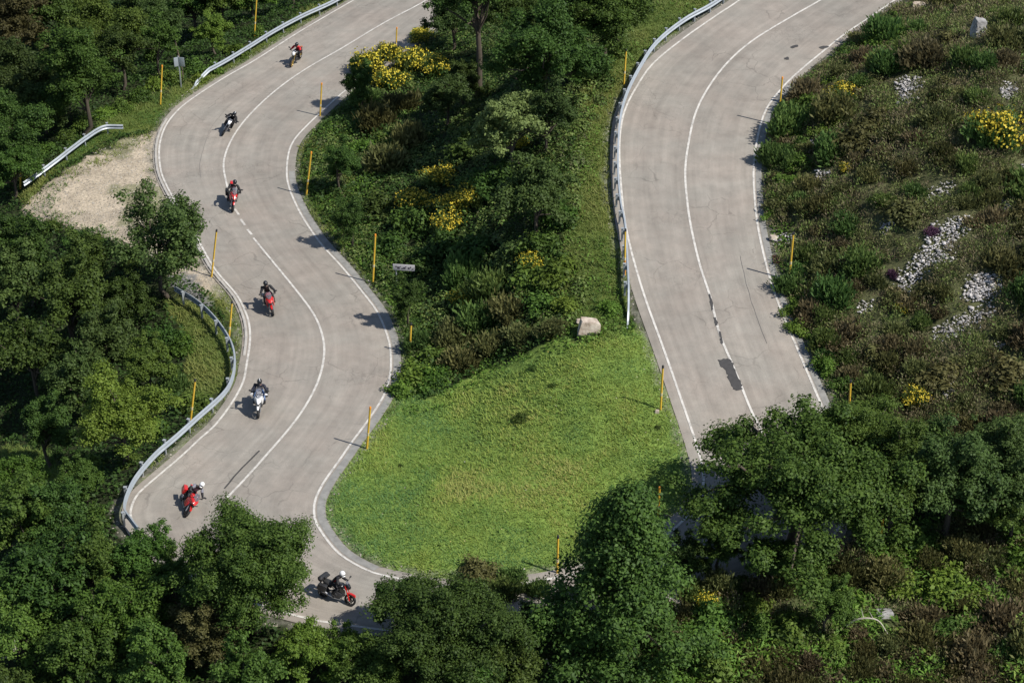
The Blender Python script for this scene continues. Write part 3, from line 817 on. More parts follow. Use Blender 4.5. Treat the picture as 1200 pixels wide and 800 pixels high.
add_tree(806, 655, 34, 'S', 'dark', 'low dark tree in the shade between the pointed tree and the large spreading tree', variant=1)
add_tree(1052, 560, 70, 'M', 'mid', 'bushy green tree behind the large spreading tree, right of the road', variant=1)
add_tree(1118, 560, 72, 'M', 'bluish', 'grey-green tree at the right, between the spreading tree and the frame edge', variant=3)
add_tree(1182, 545, 62, 'M', 'bluish', 'dark tree at the right edge of the photo below the rocky slope', variant=1)
add_tree(1195, 600, 45, 'S', 'dark', 'small dark tree at the right edge under the grey-green tree')
add_tree(972, 708, 36, 'S', 'mid', 'young slim tree standing alone in the heath at the bottom right', variant=2)
add_tree(598, 148, 52, 'auto', 'pale', 'pale green leafy tree in the middle of the bank between the two roads', variant=1)
add_tree(560, -16, 50, 'stem', 'dark', 'dark tree with a bare black trunk at the top of the bank between the roads')
add_tree(640, 62, 66, 'M', 'dark', 'wide dark tree below the top edge in the bank between the roads', variant=0)
add_tree(708, 18, 58, 'M', 'mid', 'green tree at the top of the photo left of the upper guardrail', variant=1)
add_tree(622, 228, 54, 'auto', 'bluish', 'dark round tree just below the pale leafy tree on the bank', variant=0)
add_tree(522, 112, 34, 'S', 'bluish', 'low dark tree on the bank left of the pale leafy tree', variant=1)
add_tree(138, 488, 58, 'M', 'bright', 'bright green rounded tree left of the curved guardrail and its yellow pole', variant=3)

add_tree(598, 14, 42, 'M', 'dark', 'dark leafy tree immediately right of the bare black trunk', variant=1)
add_tree(528, 22, 36, 'S', 'bluish', 'small leafy tree immediately left of the bare black trunk', variant=0)
add_tree(545, 92, 30, 'S', 'dark', 'small dark tree at the foot of the bare black trunk', variant=0)
add_tree(646, 134, 36, 'S', 'bluish', 'low dark tree beside the grass strip below the upper guardrail', variant=2)

for (x, y, R, lb) in [(420,96,25,'tall dark shrub beside the brownish yellow pole at the top of the bank'),(400,190,27,'tall shrub near the leaning pole on the bank'),(410,256,26,'tall shrub on the bank above the white direction sign, nearest the road'),(478,350,26,'tall dark shrub on the bank behind the short yellow pole')]:
    add_tree(x, y, R, 'S', 'dark', lb, variant=2)
add_tree(846, 634, 38, 'S', 'broadleaf', 'low green tree in the shade under the left side of the large spreading tree', variant=0)
add_tree(906, 652, 36, 'S', 'broadleaf', 'low green tree at the foot of the large spreading tree trunk', variant=1)
# ---- the woods
W1 = 'trees of the dark wood at the top left'
for (x, y, R, k) in [(15,28,52,'olive'),(68,8,52,'dark'),(122,38,52,'mid'),(172,22,44,'bluish'),(226,2,36,'mid'),(262,-6,36,'mid'),(30,92,52,'bluish'),(88,84,54,'mid'),(140,62,40,'dark'),
                     (186,48,30,'mid'),(50,118,36,'bluish'),(12,150,50,'dark'),(250,36,26,'bright'),(296,-14,32,'bright'),(340,-26,30,'mid'),(12,196,34,'mid')]:
    add_tree(x, y, R, 'auto', k, 'leafy tree in the dark wood above and left of the gravel lay-by', W1)
W2 = 'trees of the dense wood at the middle left'
for (x, y, R, k) in [(30,300,48,'dark'),(98,306,46,'dark'),(20,332,54,'bluish'),(84,348,56,'dark'),(146,352,40,'dark'),(128,402,46,'bluish'),(38,414,54,'dark'),(92,446,48,'bluish'),(176,424,36,'mid'),(52,500,40,'dark')]:
    add_tree(x, y, R, 'auto', k, 'dark leafy tree in the wood between the lay-by and the bright green rounded tree', W2)
W3 = 'trees of the wood at the bottom left'
for (x, y, R, k) in [(28,606,58,'mid'),(72,602,50,'dark'),(112,662,46,'mid'),(60,680,66,'dark'),(150,722,58,'bright'),(20,748,60,'mid'),(98,770,62,'mid'),(186,792,58,'mid'),(290,800,56,'mid'),(352,764,44,'bright'),(404,768,38,'bright'),(22,820,50,'dark'),(10,560,40,'bright'),
                     (98,560,30,'mid')]:
    add_tree(x, y, R, 'auto', k, 'leafy green tree in the wood filling the bottom left corner below the guardrail', W3)
W4 = 'trees along the bottom of the photo'
for (x, y, R, k) in [(440,782,46,'mid'),(590,782,54,'dark'),(618,735,36,'dark'),(560,800,50,'mid'),(470,705,40,'dark')]:
    add_tree(x, y, R, 'auto', k, 'dark green tree at the bottom edge between the lowest motorcycle and the pointed tree', W4)

# ---- bushes on the bank between the roads
GB = 'green bushes on the bank between the roads'
for (x, y, R, k, f) in [(440,140,24,'olive',0),(470,118,24,'olive',0),(430,170,20,'bright',0),(462,168,20,'bright',0),(455,185,28,'heath',0),(480,160,26,'heath',0),(445,235,26,'dark',0),(485,255,28,'dark',0),(520,285,30,'dark',0),
                        (560,290,32,'dark',0),(600,295,30,'bluish',0),(640,285,30,'mid',0),(655,250,26,'mid',0),(500,310,26,'dark',0),(540,320,28,'gorse',0),(580,330,30,'gorse',0),(620,325,30,'mid',0),(655,315,28,'bright',0),(640,350,26,'mid',0),
                        (600,360,28,'heath',0),(560,375,28,'gorse',0),(530,395,26,'heath',0),(505,415,26,'mid',0),(485,438,26,'bright',0),(510,440,24,'bright',0),(540,420,24,'heath',0),(490,400,22,'gorse',0),(575,405,22,'heath',0),(610,390,22,'heath',0),(648,380,20,'heath',0),
                        (460,285,22,'dark',0),(598,204,26,'dark',0),(618,196,20,'mid',0),(575,210,28,'dark',0),(550,165,28,'dark',0),(690,80,26,'gorse',0),(720,60,20,'mid',0),(470,455,20,'bright',0),(430,110,22,'gorse',0),(665,355,20,'bright',0),(715,358,15,'bright',0)]:
    add_bush(x, y, R, 'leafy' if k in ('dark', 'mid', 'bright', 'bluish') else 'broom', k, 'green bush without flowers on the bank between the two roads', GB)
BY = 'broom bushes in yellow flower on the bank'
for (x, y, R, lb) in [(432,78,20,'yellow-flowered broom bush nearest the top of the left road, beside its right edge line'),(482,72,20,'yellow broom bush between the top snow pole and the dark trunk'),(512,82,20,'yellow broom bush just left of the bare black trunk'),(455,60,18,'yellow broom bush between the two upper poles, on the road edge'),(458,92,18,'yellow broom bush lowest of those at the top of the bank'),
                      (492,38,14,'small yellow broom bush at the top edge line of the left road'),
                      (490,232,22,'yellow broom bush at the left of the flowering cluster in the middle of the bank'),(516,204,20,'yellow broom bush at the top of the flowering cluster in mid-bank'),(534,238,24,'yellow broom bush in the heart of the flowering cluster in mid-bank'),
                      (560,228,18,'yellow broom bush at the right of the flowering cluster in mid-bank'),(524,264,20,'yellow broom bush at the foot of the flowering cluster in mid-bank'),(608,170,12,'single small yellow broom bush under the pale leafy tree'),
                      (542,352,16,'yellow broom bush low on the bank above the meadow'),(566,340,16,'yellow broom bush beside another one low on the bank, slightly higher'),(624,304,18,'faded yellow broom bush right of the dark gap above the boulder')]:
    add_bush(x, y, R, 'broom', 'gorse', lb, BY, flowers=True)
# ---- bushes on the rocky slope at the right
for (x, y, R, lb) in [(1162,150,30,'large pale yellow broom bush on the rocky slope near the right edge'),(1072,468,18,'golden yellow broom bush below the rubble, above the grey-green tree'),(992,106,18,'dull yellow broom bush near the top pole of the rocky slope'),
                      (1058,362,10,'tiny yellow broom bush under the long strip of rubble'),(990,198,9,'tiny yellow broom bush in the dark hollow of the slope')]:
    add_bush(x, y, R, 'broom', 'gorse', lb, 'broom bushes in yellow flower on the rocky slope', flowers=True)
for (x, y, R, lb) in [(828,706,16,'yellow broom bush under the spreading tree, left one of the pair'),(840,694,10,'small yellow broom bush under the spreading tree, right one of the pair')]:
    add_bush(x, y, R, 'broom', 'gorse', lb, 'broom bushes under the spreading tree', flowers=True)
r_ = random.Random(99)
def fill(poly, n, rmin, rmax, kinds, label, group, cat='bush', name='bush', mind=0.8):
    P = np.array(poly); got = []; tries = 0
    while len(got) < n and tries < 6000:
        tries += 1; x = r_.uniform(P[:, 0].min(), min(1215, P[:, 0].max())); y = r_.uniform(max(-25, P[:, 1].min()), min(815, P[:, 1].max()))
        if not inpoly(np.array([x]), np.array([y]), poly)[0]: continue
        R = r_.uniform(rmin, rmax)
        if any((x - a) ** 2 + (y - c) ** 2 < (mind * (R + q) / 1.4) ** 2 for a, c, q in got): continue
        if any((x - a) ** 2 + (y - c) ** 2 < (q + R * .75) ** 2 for a, c, q in KEEP_CLEAR): continue
        got.append((x, y, R)); kd, lm = r_.choice(kinds)
        add_bush(x, y, R, kd, lm, label[kd] if isinstance(label, dict) else label, group[kd] if isinstance(group, dict) else group, cat=cat, name=name)
SCREE = [[(1050,98),(1075,90),(1082,100),(1060,125),(1048,112)],[(1118,255),(1140,256),(1132,272),(1115,288),(1112,305),(1085,318),(1066,335),(1046,338),(1062,318),(1080,295),(1092,270)],[(1050,345),(1075,322),(1078,332),(1050,352)],[(1128,346),(1150,322),(1176,322),(1170,344),(1150,356),(1125,350)],
         [(1092,392),(1125,374),(1168,356),(1165,366),(1135,388),(1100,402)],[(1172,104),(1184,97),(1192,106),(1184,118),(1172,114)],[(1082,232),(1106,218),(1126,214),(1108,226),(1088,240)],[(1030,270),(1048,250),(1052,256),(1034,278)],[(1004,364),(1022,354),(1024,360),(1008,370)],[(1170,240),(1185,235),(1186,245),(1172,248)],
         [(1010,178),(1030,158),(1024,178),(1012,182)],[(942,170),(956,167),(955,172),(944,174)],[(905,282),(930,275),(930,285),(910,288)],[(1165,405),(1200,395),(1202,400),(1166,410)],[(955,205),(975,200),(972,208),(955,212)],[(1098,445),(1118,455),(1112,470),(1100,462)],[(1185,215),(1205,195),(1210,225),(1190,240)]]
KEEP_CLEAR = [(1065,107,20),(1095,285,24),(1120,265,18),(1070,310,18),(1150,340,22),(1135,378,22),(1100,392,14),(1183,108,13),(1028,262,14),(1105,222,16),(1145,33,18),(1075,8,14),(1040,275,12),(1162,150,26),(1072,468,18),(912,304,12),(926,270,14),(1018,362,10)]
HB = [(925,120),(1000,55),(1060,10),(1090,-25),(1220,-25),(1220,520),(1120,520),(1050,470),(985,440),(940,380),(915,320),(900,260),(903,180)]
HL = {'heather': 'low brownish heather bush without flowers on the rocky slope right of the right-hand road', 'broom': 'upright green gorse bush without flowers on the rocky slope right of the right-hand road', 'leafy': 'broad-leaved green bush on the rocky slope right of the right-hand road'}
HG = {'heather': 'heather bushes on the rocky slope', 'broom': 'gorse bushes on the rocky slope', 'leafy': 'leafy bushes on the rocky slope'}
fill([(905,180),(960,90),(1010,45),(1060,5),(1090,30),(1010,100),(945,180),(940,300),(975,400),(1010,450),(975,440),(935,380),(905,290)], 34, 12, 22, [('leafy', 'bright'), ('leafy', 'mid'), ('broom', 'gorse')], HL, HG, mind=0.8)
fill(HB, 120, 14, 34, [('heather', 'heath'), ('heather', 'brown'), ('broom', 'gorse'), ('broom', 'heath'), ('broom', 'gorse'), ('leafy', 'olive'), ('heather', 'olive')], HL, HG, mind=0.72)
for (x, y) in [(1046,320),(1094,270)]: add_bush(x, y, 9, 'heather', 'purple', 'purple flowering heather bush beside the long strip of rubble', 'purple heather beside the rubble')
LB = [(790,700),(880,682),(960,662),(1010,655),(1120,615),(1215,610),(1215,815),(700,815),(770,770)]
LL = {'heather': 'brown heather bush in the heath filling the bottom right corner', 'broom': 'olive green gorse bush in the heath filling the bottom right corner', 'leafy': 'leafy green bush in the heath filling the bottom right corner'}
LG = {'heather': 'heather bushes at the bottom right', 'broom': 'gorse bushes at the bottom right', 'leafy': 'leafy bushes at the bottom right'}
KEEP_CLEAR += [(1028,722,17),(972,716,18)]
fill(LB, 66, 18, 36, [('heather', 'brown'), ('heather', 'olive'), ('broom', 'heath'), ('broom', 'olive'), ('leafy', 'bright'), ('leafy', 'mid')], LL, LG, mind=0.72)
# verge bushes along the outside of the left road
GV = 'green bushes beside the left road'
for (x, y, R, k) in [(200,88,15,'mid'),(182,98,15,'bright'),(162,110,15,'mid'),(142,122,15,'mid'),(120,132,15,'bright'),(98,144,16,'mid'),(78,158,16,'dark'),(58,172,16,'mid'),(38,188,15,'mid'),(20,206,15,'dark'),(228,76,14,'mid'),(250,78,14,'bright'),(232,92,12,'bright'),(278,58,14,'bright'),(304,36,12,'bright'),(222,470,22,'mid'),(205,450,20,'gorse'),(178,500,22,'bright'),(150,535,20,'mid'),(215,400,18,'bright'),(196,390,20,'dark'),(120,286,14,'mid'),(92,276,15,'mid'),(64,264,15,'mid'),(150,306,15,'dark'),(112,606,20,'mid'),(108,540,24,'bright')]:
    add_bush(x, y, R, 'leafy' if k != 'gorse' else 'broom', k, 'leafy bush at the wood edge along the outside of the left road', GV)
for (x, y, R, k) in [(770,712,24,'dark'),(812,690,20,'gorse'),(842,684,22,'heath'),(872,682,20,'dark'),(905,672,20,'heath'),(935,662,20,'gorse'),(960,655,18,'dark'),(890,690,22,'brown'),(700,735,22,'mid'),(660,738,24,'dark'),(740,725,22,'mid')]:
    add_bush(x, y, R, 'leafy' if k in ('dark', 'mid') else 'broom', k, 'shrub along the outer rim of the hairpin under the spreading tree and the pointed tree', 'shrubs along the hairpin rim')
GM = 'dark weeds in the meadow'
for (x, y, R) in [(612,487,10),(626,430,6),(648,452,5),(470,545,4),(770,500,5)]:
    add_bush(x, y, R, 'leafy', 'dark', 'dark leafy weed growing in the open meadow', GM, cat='weed', name='weed')
for (x, y, R) in [(560,664,22),(600,676,18),(548,690,20),(590,690,22),(630,692,18),(690,690,18)]:
    add_bush(x, y, R, 'leafy' if x < 590 else 'broom', 'olive' if x < 590 else 'gorse', 'olive shrub at the lower edge of the meadow behind the dark trees', 'shrubs at the lower edge of the meadow')

# ------------------------------------------------------------------ ground cover nobody could count
def field(poly, dens, seed, excl=(), jitter=14, pad=0):
    """random points over the ground inside a photo-plane outline"""
    r = np.random.default_rng(seed); n = int(84 * 98 * dens)
    x = r.uniform(-42, 42, n); y = r.uniform(44, 142, n)
    z = ground(x, y); a, c = proj(x, y, z)
    a2 = a + (fbm(x, y, 1.2, seed) - .5) * 2 * jitter; c2 = c + (fbm(x, y, 1.2, seed + 50) - .5) * 2 * jitter
    ok = (a > -40) & (a < 1240) & (c > -40) & (c < 850) & inpoly(a2, c2, poly)
    for e in excl: ok &= ~inpoly(a, c, e)
    x, y, z = x[ok], y[ok], z[ok]
    rd = inpoly(x, y, RPOLY); x, y, z = x[~rd], y[~rd], z[~rd]
    return x, y, z, r

def grass(name, polys, dens, h, mats, seed, excl=(), edge=0.12, patch=2.2, jit=14):
    VV, FF, TT, k = [], [], [], 0
    for i, poly in enumerate(polys):
        x, y, z, r = field(poly, dens, seed + i * 7, excl, jit)
        d = np.minimum(segdist(x, y, AO), segdist(x, y, AI)); ok = d > edge
        x, y, z = x[ok], y[ok], z[ok]; n = len(x)
        pt = fbm(x, y, patch, seed + 3); big = fbm(x, y, patch * 3.4, seed + 8); sm = fbm(x, y, .5, seed + 12, 2)
        hh = h * r.uniform(.5, 1.35, n) * (.6 + .8 * pt)
        for b_ in range(3):
            an = r.random(n) * 2 * PI; lean = r.uniform(.6, 2.2, n)
            bx = x + r.normal(size=n) * .06; by = y + r.normal(size=n) * .06
            ca, sa = np.cos(an), np.sin(an); wd = r.uniform(.014, .032, n)
            p0 = np.stack([bx - sa * wd, by + ca * wd, z - .02], 1); p1 = np.stack([bx + sa * wd, by - ca * wd, z - .02], 1)
            p2 = np.stack([bx + ca * hh * lean, by + sa * hh * lean, z + hh], 1)
            VV.append(np.stack([p0, p1, p2], 1).reshape(-1, 3)); FF.append(np.arange(n)[:, None] * 3 + np.array([[0, 1, 2]]) + k); k += 3 * n
            TT.append(np.clip(.5 + (pt - .5) * 1.3 + (big - .5) * 1.6 + (sm - .5) * .4 + r.normal(size=n) * .14, 0, 1))
    return tag(link_mesh(name, mesh_np(name, np.vstack(VV), np.vstack(FF), np.concatenate(TT)), mats), kind='stuff')

def ramp_mat(name, stops, trans=.2):
    m = leaf_mat(name, stops[0][1], stops[-1][1], trans=trans, objvar=0, huevar=0); cr = next(q for q in m.node_tree.nodes if q.type == 'VALTORGB').color_ramp
    for pos, c in stops[1:-1]: cr.elements.new(pos).color = (*c, 1)
    return m
GRASS1 = ramp_mat('meadow_blade', [(0, (0.105, 0.205, 0.062)), (.3, (0.142, 0.245, 0.054)), (.6, (0.212, 0.300, 0.058)), (.88, (0.265, 0.328, 0.066)), (1, (0.315, 0.330, 0.092))], .3)
GRASS2 = leaf_mat('verge_blade', (0.072, 0.140, 0.026), (0.205, 0.225, 0.060), trans=0.3, objvar=0.0, huevar=0.0, spec=0.2)
grass('meadow_grass', [MEADOW], 130, .09, GRASS1, 100, jit=22)
grass('verge_grass', [VERGE_R, LAYGRASS, GRASS_IN, GRASS_LOW, GRASS_BL, BANKSTRIP], 70, .15, GRASS2, 200, excl=[GRAVEL])

def scrub(name, poly, nper, rmin, rmax, leafn, mat, seed, excl=(), edge=.5, spike=True, leaf=.13, thresh=.3):
    """low cushions of fine-leaved shrubs, run together"""
    x, y, z, r = field(poly, nper, seed, excl); d = np.minimum(segdist(x, y, AO), segdist(x, y, AI)); pt = fbm(x, y, 3.0, seed + 4)
    ok = (d > edge) & (pt > thresh); x, y, z, pt = x[ok], y[ok], z[ok], pt[ok]
    q, c = proj(x, y, z); keep = np.ones(len(x), bool)
    for a, b_, R in KEEP_CLEAR: keep &= (q - a) ** 2 + (c - b_) ** 2 > (R * .5 if R < 15 or a < 1000 else R * .25) ** 2
    for P_ in SCREE:
        for ox, oy in ((0, 0), (5, 0), (-4, 0), (0, 4), (0, -9), (3, -6), (-3, 3)): keep &= ~inpoly(q + ox, c - oy, P_)
    x, y, z, pt = x[keep], y[keep], z[keep], pt[keep]; k = len(x); rad = r.uniform(rmin, rmax, k) * (.6 + .8 * pt); n = (leafn * (rad / rmax) ** 1.6).astype(int) + 8
    ix = np.repeat(np.arange(k), n); m_ = len(ix); dd = rdir(m_, r); dd[:, 2] = np.abs(dd[:, 2]); rr = .55 + .5 * r.random(m_)
    P = np.stack([x, y, z], 1)[ix] + dd * (rad[ix] * rr)[:, None] * np.array([1, 1, .8])
    if spike:
        T = norm(np.array([0, 0, .7]) + dd * .9 + r.normal(size=(m_, 3)) * .5); N = norm(np.cross(T, r.normal(size=(m_, 3)))); B = np.cross(N, T); L = leaf * r.uniform(.6, 1.4, m_); Wd = L * .17
        V = np.stack([P - T * (L / 2)[:, None], P + B * Wd[:, None], P + T * (L / 2)[:, None], P - B * Wd[:, None]], 1).reshape(-1, 3); Fc = np.arange(m_)[:, None] * 4 + np.array([[0, 1, 2, 3]])
    else:
        L = leaf * r.uniform(.6, 1.4, m_); V, Fc = cards(P, norm(dd * .7 + [0, 0, .5] + r.normal(size=dd.shape) * .4), L, L * .6, r, .1)
    tone = np.clip((r.random(k) * .8 + .1)[ix] + r.normal(size=m_) * .14, 0, 1)
    return tag(link_mesh(name, mesh_np(name, V, Fc, tone), mat), kind='stuff')
grass('layby_grass', [[(30,244),(60,212),(105,181),(150,160),(188,149),(188,158),(150,172),(112,192),(72,222),(50,246)], [(165,150),(188,148),(188,200),(178,205),(172,180)], [(40,246),(60,262),(110,276),(150,288),(140,275),(100,262),(70,248)]], 26, .16, GRASS2, 260, edge=.2)
def leafstuff(name, poly, dens, h, leaf, mat, seed, excl=(), frond=False, patch=2.0, thresh=0.0, edge=.35):
    x, y, z, r = field(poly, dens, seed, excl)
    d = np.minimum(segdist(x, y, AO), segdist(x, y, AI)); pt = fbm(x, y, patch, seed + 5)
    ok = (d > edge) & (pt > thresh); x, y, z, pt = x[ok], y[ok], z[ok], pt[ok]; n = len(x)
    hh = h * np.clip((pt - .25) * 2.0, .08, 1.4) * np.clip(d[ok] / 1.2, .25, 1)
    C = np.stack([x, y, z + hh * r.random(n) ** .6], 1)
    N = norm(np.stack([r.normal(size=n) * .6, r.normal(size=n) * .6, np.ones(n)], 1))
    L = leaf * r.uniform(.6, 1.4, n); V, Fc = cards(C, N, L, L * (.3 if frond else .6), r, .15)
    tone = np.clip(.5 + (pt - .5) * .6 + r.normal(size=n) * .25, 0, 1)
    return tag(link_mesh(name, mesh_np(name, V, Fc, tone), mat), kind='stuff')
U_DARK = leaf_mat('undergrowth_leaf', (0.022, 0.050, 0.012), (0.058, 0.112, 0.022), objvar=0, huevar=0)
U_HEATH = ramp_mat('heath_leaf', [(0, (0.130, 0.106, 0.062)), (.3, (0.200, 0.166, 0.100)), (.5, (0.130, 0.146, 0.054)), (.75, (0.185, 0.220, 0.070)), (1, (0.115, 0.195, 0.044))])
U_FERN = leaf_mat('bracken_frond', (0.062, 0.135, 0.019), (0.145, 0.250, 0.040), trans=.3, objvar=0, huevar=0)
ALL = [(-40,-40),(1240,-40),(1240,860),(-40,860)]
OPEN = [MEADOW, VERGE_R, LAYGRASS, GRAVEL, GRASS_IN, GRASS_LOW, GRASS_BL, HEATH, LOWHEATH]
leafstuff('undergrowth', ALL, 50, .7, .18, U_DARK, 300, OPEN)
scrub('heath_scrub', HEATH, 6.5, .18, .85, 190, U_HEATH, 310, thresh=.1)
scrub('low_heath_scrub', LOWHEATH, 4.5, .22, .75, 150, U_HEATH, 320, thresh=.3)
leafstuff('verge_herbs', [(885,260),(886,165),(930,95),(1000,40),(1060,0),(1080,10),(1010,70),(945,130),(925,200),(925,290),(950,380),(990,440),(985,480),(955,455),(925,385),(905,320)], 90, .45, .15, U_FERN, 315, (), thresh=.35, edge=.2)
leafstuff('bracken', LOWHEATH, 150, .85, .26, ramp_mat('bracken_leaf', [(0, (0.075, 0.160, 0.022)), (.6, (0.135, 0.250, 0.040)), (1, (0.210, 0.300, 0.055))], .35), 330, (), True, 2.6, .44)
BANK = [(390,125),(520,15),(700,-30),(760,-10),(690,150),(660,280),(690,350),(655,388),(600,402),(545,438),(478,468),(470,400),(410,300),(365,200)]
scrub('bank_scrub', BANK, 3.0, .25, .6, 90, ramp_mat('bank_leaf', [(0, (0.110, 0.115, 0.054)), (.35, (0.072, 0.125, 0.027)), (.7, (0.155, 0.195, 0.056)), (1, (0.112, 0.210, 0.040))]), 340, spike=False, leaf=.14)

x, y, z, r = field(MEADOW, .35, 600); n = len(x)
V, Fc = cards(np.stack([x, y, z + .16 + .1 * r.random(n)], 1), norm(r.normal(size=(n, 3)) * .4 + [0, 0, 1]), .07, .07, r)
tag(link_mesh('meadow_flowers', mesh_np('meadow_flowers', V, Fc, r.random(n)), leaf_mat('flower_head', (0.42, 0.42, 0.34), (0.50, 0.44, 0.10), objvar=0, huevar=0)), kind='stuff')

leafstuff('bank_weeds', [(345,150),(380,128),(415,112),(470,120),(470,190),(440,230),(450,290),(490,330),(500,400),(470,450),(452,470),(462,420),(455,380),(420,320),(375,275),(340,220)], 70, .40, .15, U_FERN, 345, (), thresh=.2, edge=.3)
leafstuff('verge_weeds', VERGE_R, 30, .35, .13, U_FERN, 346, (), thresh=.42, edge=.5)

EDGE = [(448,470),(478,462),(500,464),(545,438),(600,404),(655,386),(738,376),(742,392),(700,404),(655,410),(600,428),(560,452),(505,484),(452,482)]
leafstuff('meadow_edge_weeds', EDGE, 55, .34, .14, U_FERN, 350, (), thresh=.40, edge=.3, patch=1.1)
leafstuff('meadow_herbs', MEADOW, 9, .16, .12, U_FERN, 352, (), thresh=.56, edge=.3, patch=1.6)
# ------------------------------------------------------------------ rocks and rubble
def rock_mesh(seed, sx, sy, sz, sub=3, rough=.22):
    b_ = bmesh.new(); bmesh.ops.create_icosphere(b_, subdivisions=sub, radius=1); r = np.random.default_rng(seed)
    pl = rdir(9, r); off = r.uniform(.62, .9, 9)
    ax_ = norm(np.array([[1, .1, .05], [-1, .05, .12], [.1, 1, .1], [.05, -1, .15], [.08, .12, 1], [.1, 0, -1]]) + r.normal(size=(6, 3)) * .10)
    pl = np.vstack([pl, ax_]); off = np.r_[off, r.uniform(.50, .62, 6)]
    for v in b_.verts:
        c = np.array(v.co)
        for p, o in zip(pl, off):
            q = c @ p
            if q > o: c = c - p * (q - o) * .98
        c = c * (1 + rough * (vnoise(np.array([c[0] * 3 + seed]), np.array([c[1] * 3 + c[2] * 2.1]), seed)[0] - .5) * .5)
        v.co = Vector((c[0] * sx, c[1] * sy, c[2] * sz))
    me_ = bpy.data.meshes.new('rock'); b_.to_mesh(me_); b_.free(); return me_
def rock_mat(name, c1, c2):
    m, n, l, b = new_mat(name); tc = n.new('ShaderNodeTexCoord')
    k = n.new('ShaderNodeTexNoise'); k.inputs['Scale'].default_value = 2.2; k.inputs['Detail'].default_value = 7; k.inputs['Roughness'].default_value = .65; l.new(tc.outputs['Object'], k.inputs['Vector'])
    cr = n.new('ShaderNodeValToRGB'); cr.color_ramp.elements[0].position = .35; cr.color_ramp.elements[1].position = .62
    cr.color_ramp.elements[0].color = (*c1, 1); cr.color_ramp.elements[1].color = (*c2, 1); l.new(k.outputs['Fac'], cr.inputs[0]); l.new(cr.outputs[0], b.inputs['Base Color'])
    bp = n.new('ShaderNodeBump'); bp.inputs['Strength'].default_value = .6; bp.inputs['Distance'].default_value = .06; l.new(k.outputs['Fac'], bp.inputs['Height']); l.new(bp.outputs[0], b.inputs['Normal'])
    b.inputs['Roughness'].default_value = .9; b.inputs['Specular IOR Level'].default_value = .2; return m
PINKROCK = rock_mat('pink_limestone', (0.27, 0.205, 0.155), (0.56, 0.49, 0.41)); GREYROCK = rock_mat('grey_limestone', (0.17, 0.165, 0.16), (0.40, 0.39, 0.38))
def add_rock(px, py, sx, sy, sz, mat, label, seed, name='boulder', cat='boulder', up=.45, rz=0):
    p = hit(px, py, 0); o = link_mesh(name, rock_mesh(seed, sx, sy, sz), mat); o.location = (p[0], p[1], p[2] + sz * up); o.rotation_euler = (0, 0, rz); return tag(o, label, cat)
add_rock(690, 389, .86, .55, .62, PINKROCK, 'large pale pinkish boulder at the top corner of the meadow by the guardrail end', 4, rz=.2)
add_rock(679, 379, .26, .2, .2, PINKROCK, 'small brownish rock lying against the left of the large pale boulder', 8, 'rock', 'rock')
add_rock(770, 484, .16, .13, .14, PINKROCK, 'small white stone at the foot of the snow pole in the meadow', 5, 'stone', 'stone')
add_rock(1146, 42, .62, .6, .85, GREYROCK, 'grey boulder standing up at the top right of the rocky slope', 6, up=.55)
add_rock(1076, 12, .8, .5, .4, PINKROCK, 'whitish boulder at the top edge of the rocky slope beside the road', 7)
add_rock(1034, 722, .62, .32, .3, GREYROCK, 'low grey rock beside the bent dead branch in the heath', 9, 'rock', 'rock', up=.25)
add_rock(906, 281, .3, .25, .22, PINKROCK, 'pale rock beside the right road just above the drain grate', 10, 'rock', 'rock')
# scree: broken pale stones in strips
base = [rock_mesh(400 + i, 1, .72, .55, 1, .1) for i in range(5)]
bv = [np.array([v.co[:] for v in q.vertices]) for q in base]; bf = [np.array([p.vertices[:] for p in q.polygons]) for q in base]
VV, FF, TT, k = [], [], [], 0
r = np.random.default_rng(77)
for i, poly in enumerate(SCREE):
    P = np.array(poly, float); cen_ = P.mean(0); n = int(abs(np.sum(P[:, 0] * np.roll(P[:, 1], 1) - P[:, 1] * np.roll(P[:, 0], 1))) / 2 * 0.8) + 18; got = 0
    while got < n:
        a, c = r.uniform(P[:, 0].min(), P[:, 0].max()), r.uniform(P[:, 1].min(), P[:, 1].max())
        got += 1
        if not inpoly(np.array([a + r.normal() * 4.5]), np.array([c + r.normal() * 3.5]), poly)[0]: continue
        p = hit(a, c); q = r.integers(0, 5); s = r.uniform(.04, .12) * (2.2 if r.random() < .12 else 1)
        an = r.random() * 6.28; ca, sa = math.cos(an), math.sin(an)
        v = bv[q] * s * [1, r.uniform(.6, 1), r.uniform(.45, .9)]; v = np.stack([v[:, 0] * ca - v[:, 1] * sa, v[:, 0] * sa + v[:, 1] * ca, v[:, 2]], 1) + [p[0], p[1], p[2] + .05 + r.random() * .05]
        VV.append(v); FF.append(bf[q] + k); k += len(v); TT.append(np.full(len(bf[q]), r.random()))
SCREEM = leaf_mat('scree_stone', (0.18, 0.17, 0.16), (0.58, 0.55, 0.535), trans=0, rough=.9, spec=.2, objvar=0, huevar=0)
tag(link_mesh('scree', mesh_np('scree', np.vstack(VV), np.vstack(FF), np.concatenate(TT)), SCREEM), kind='stuff')
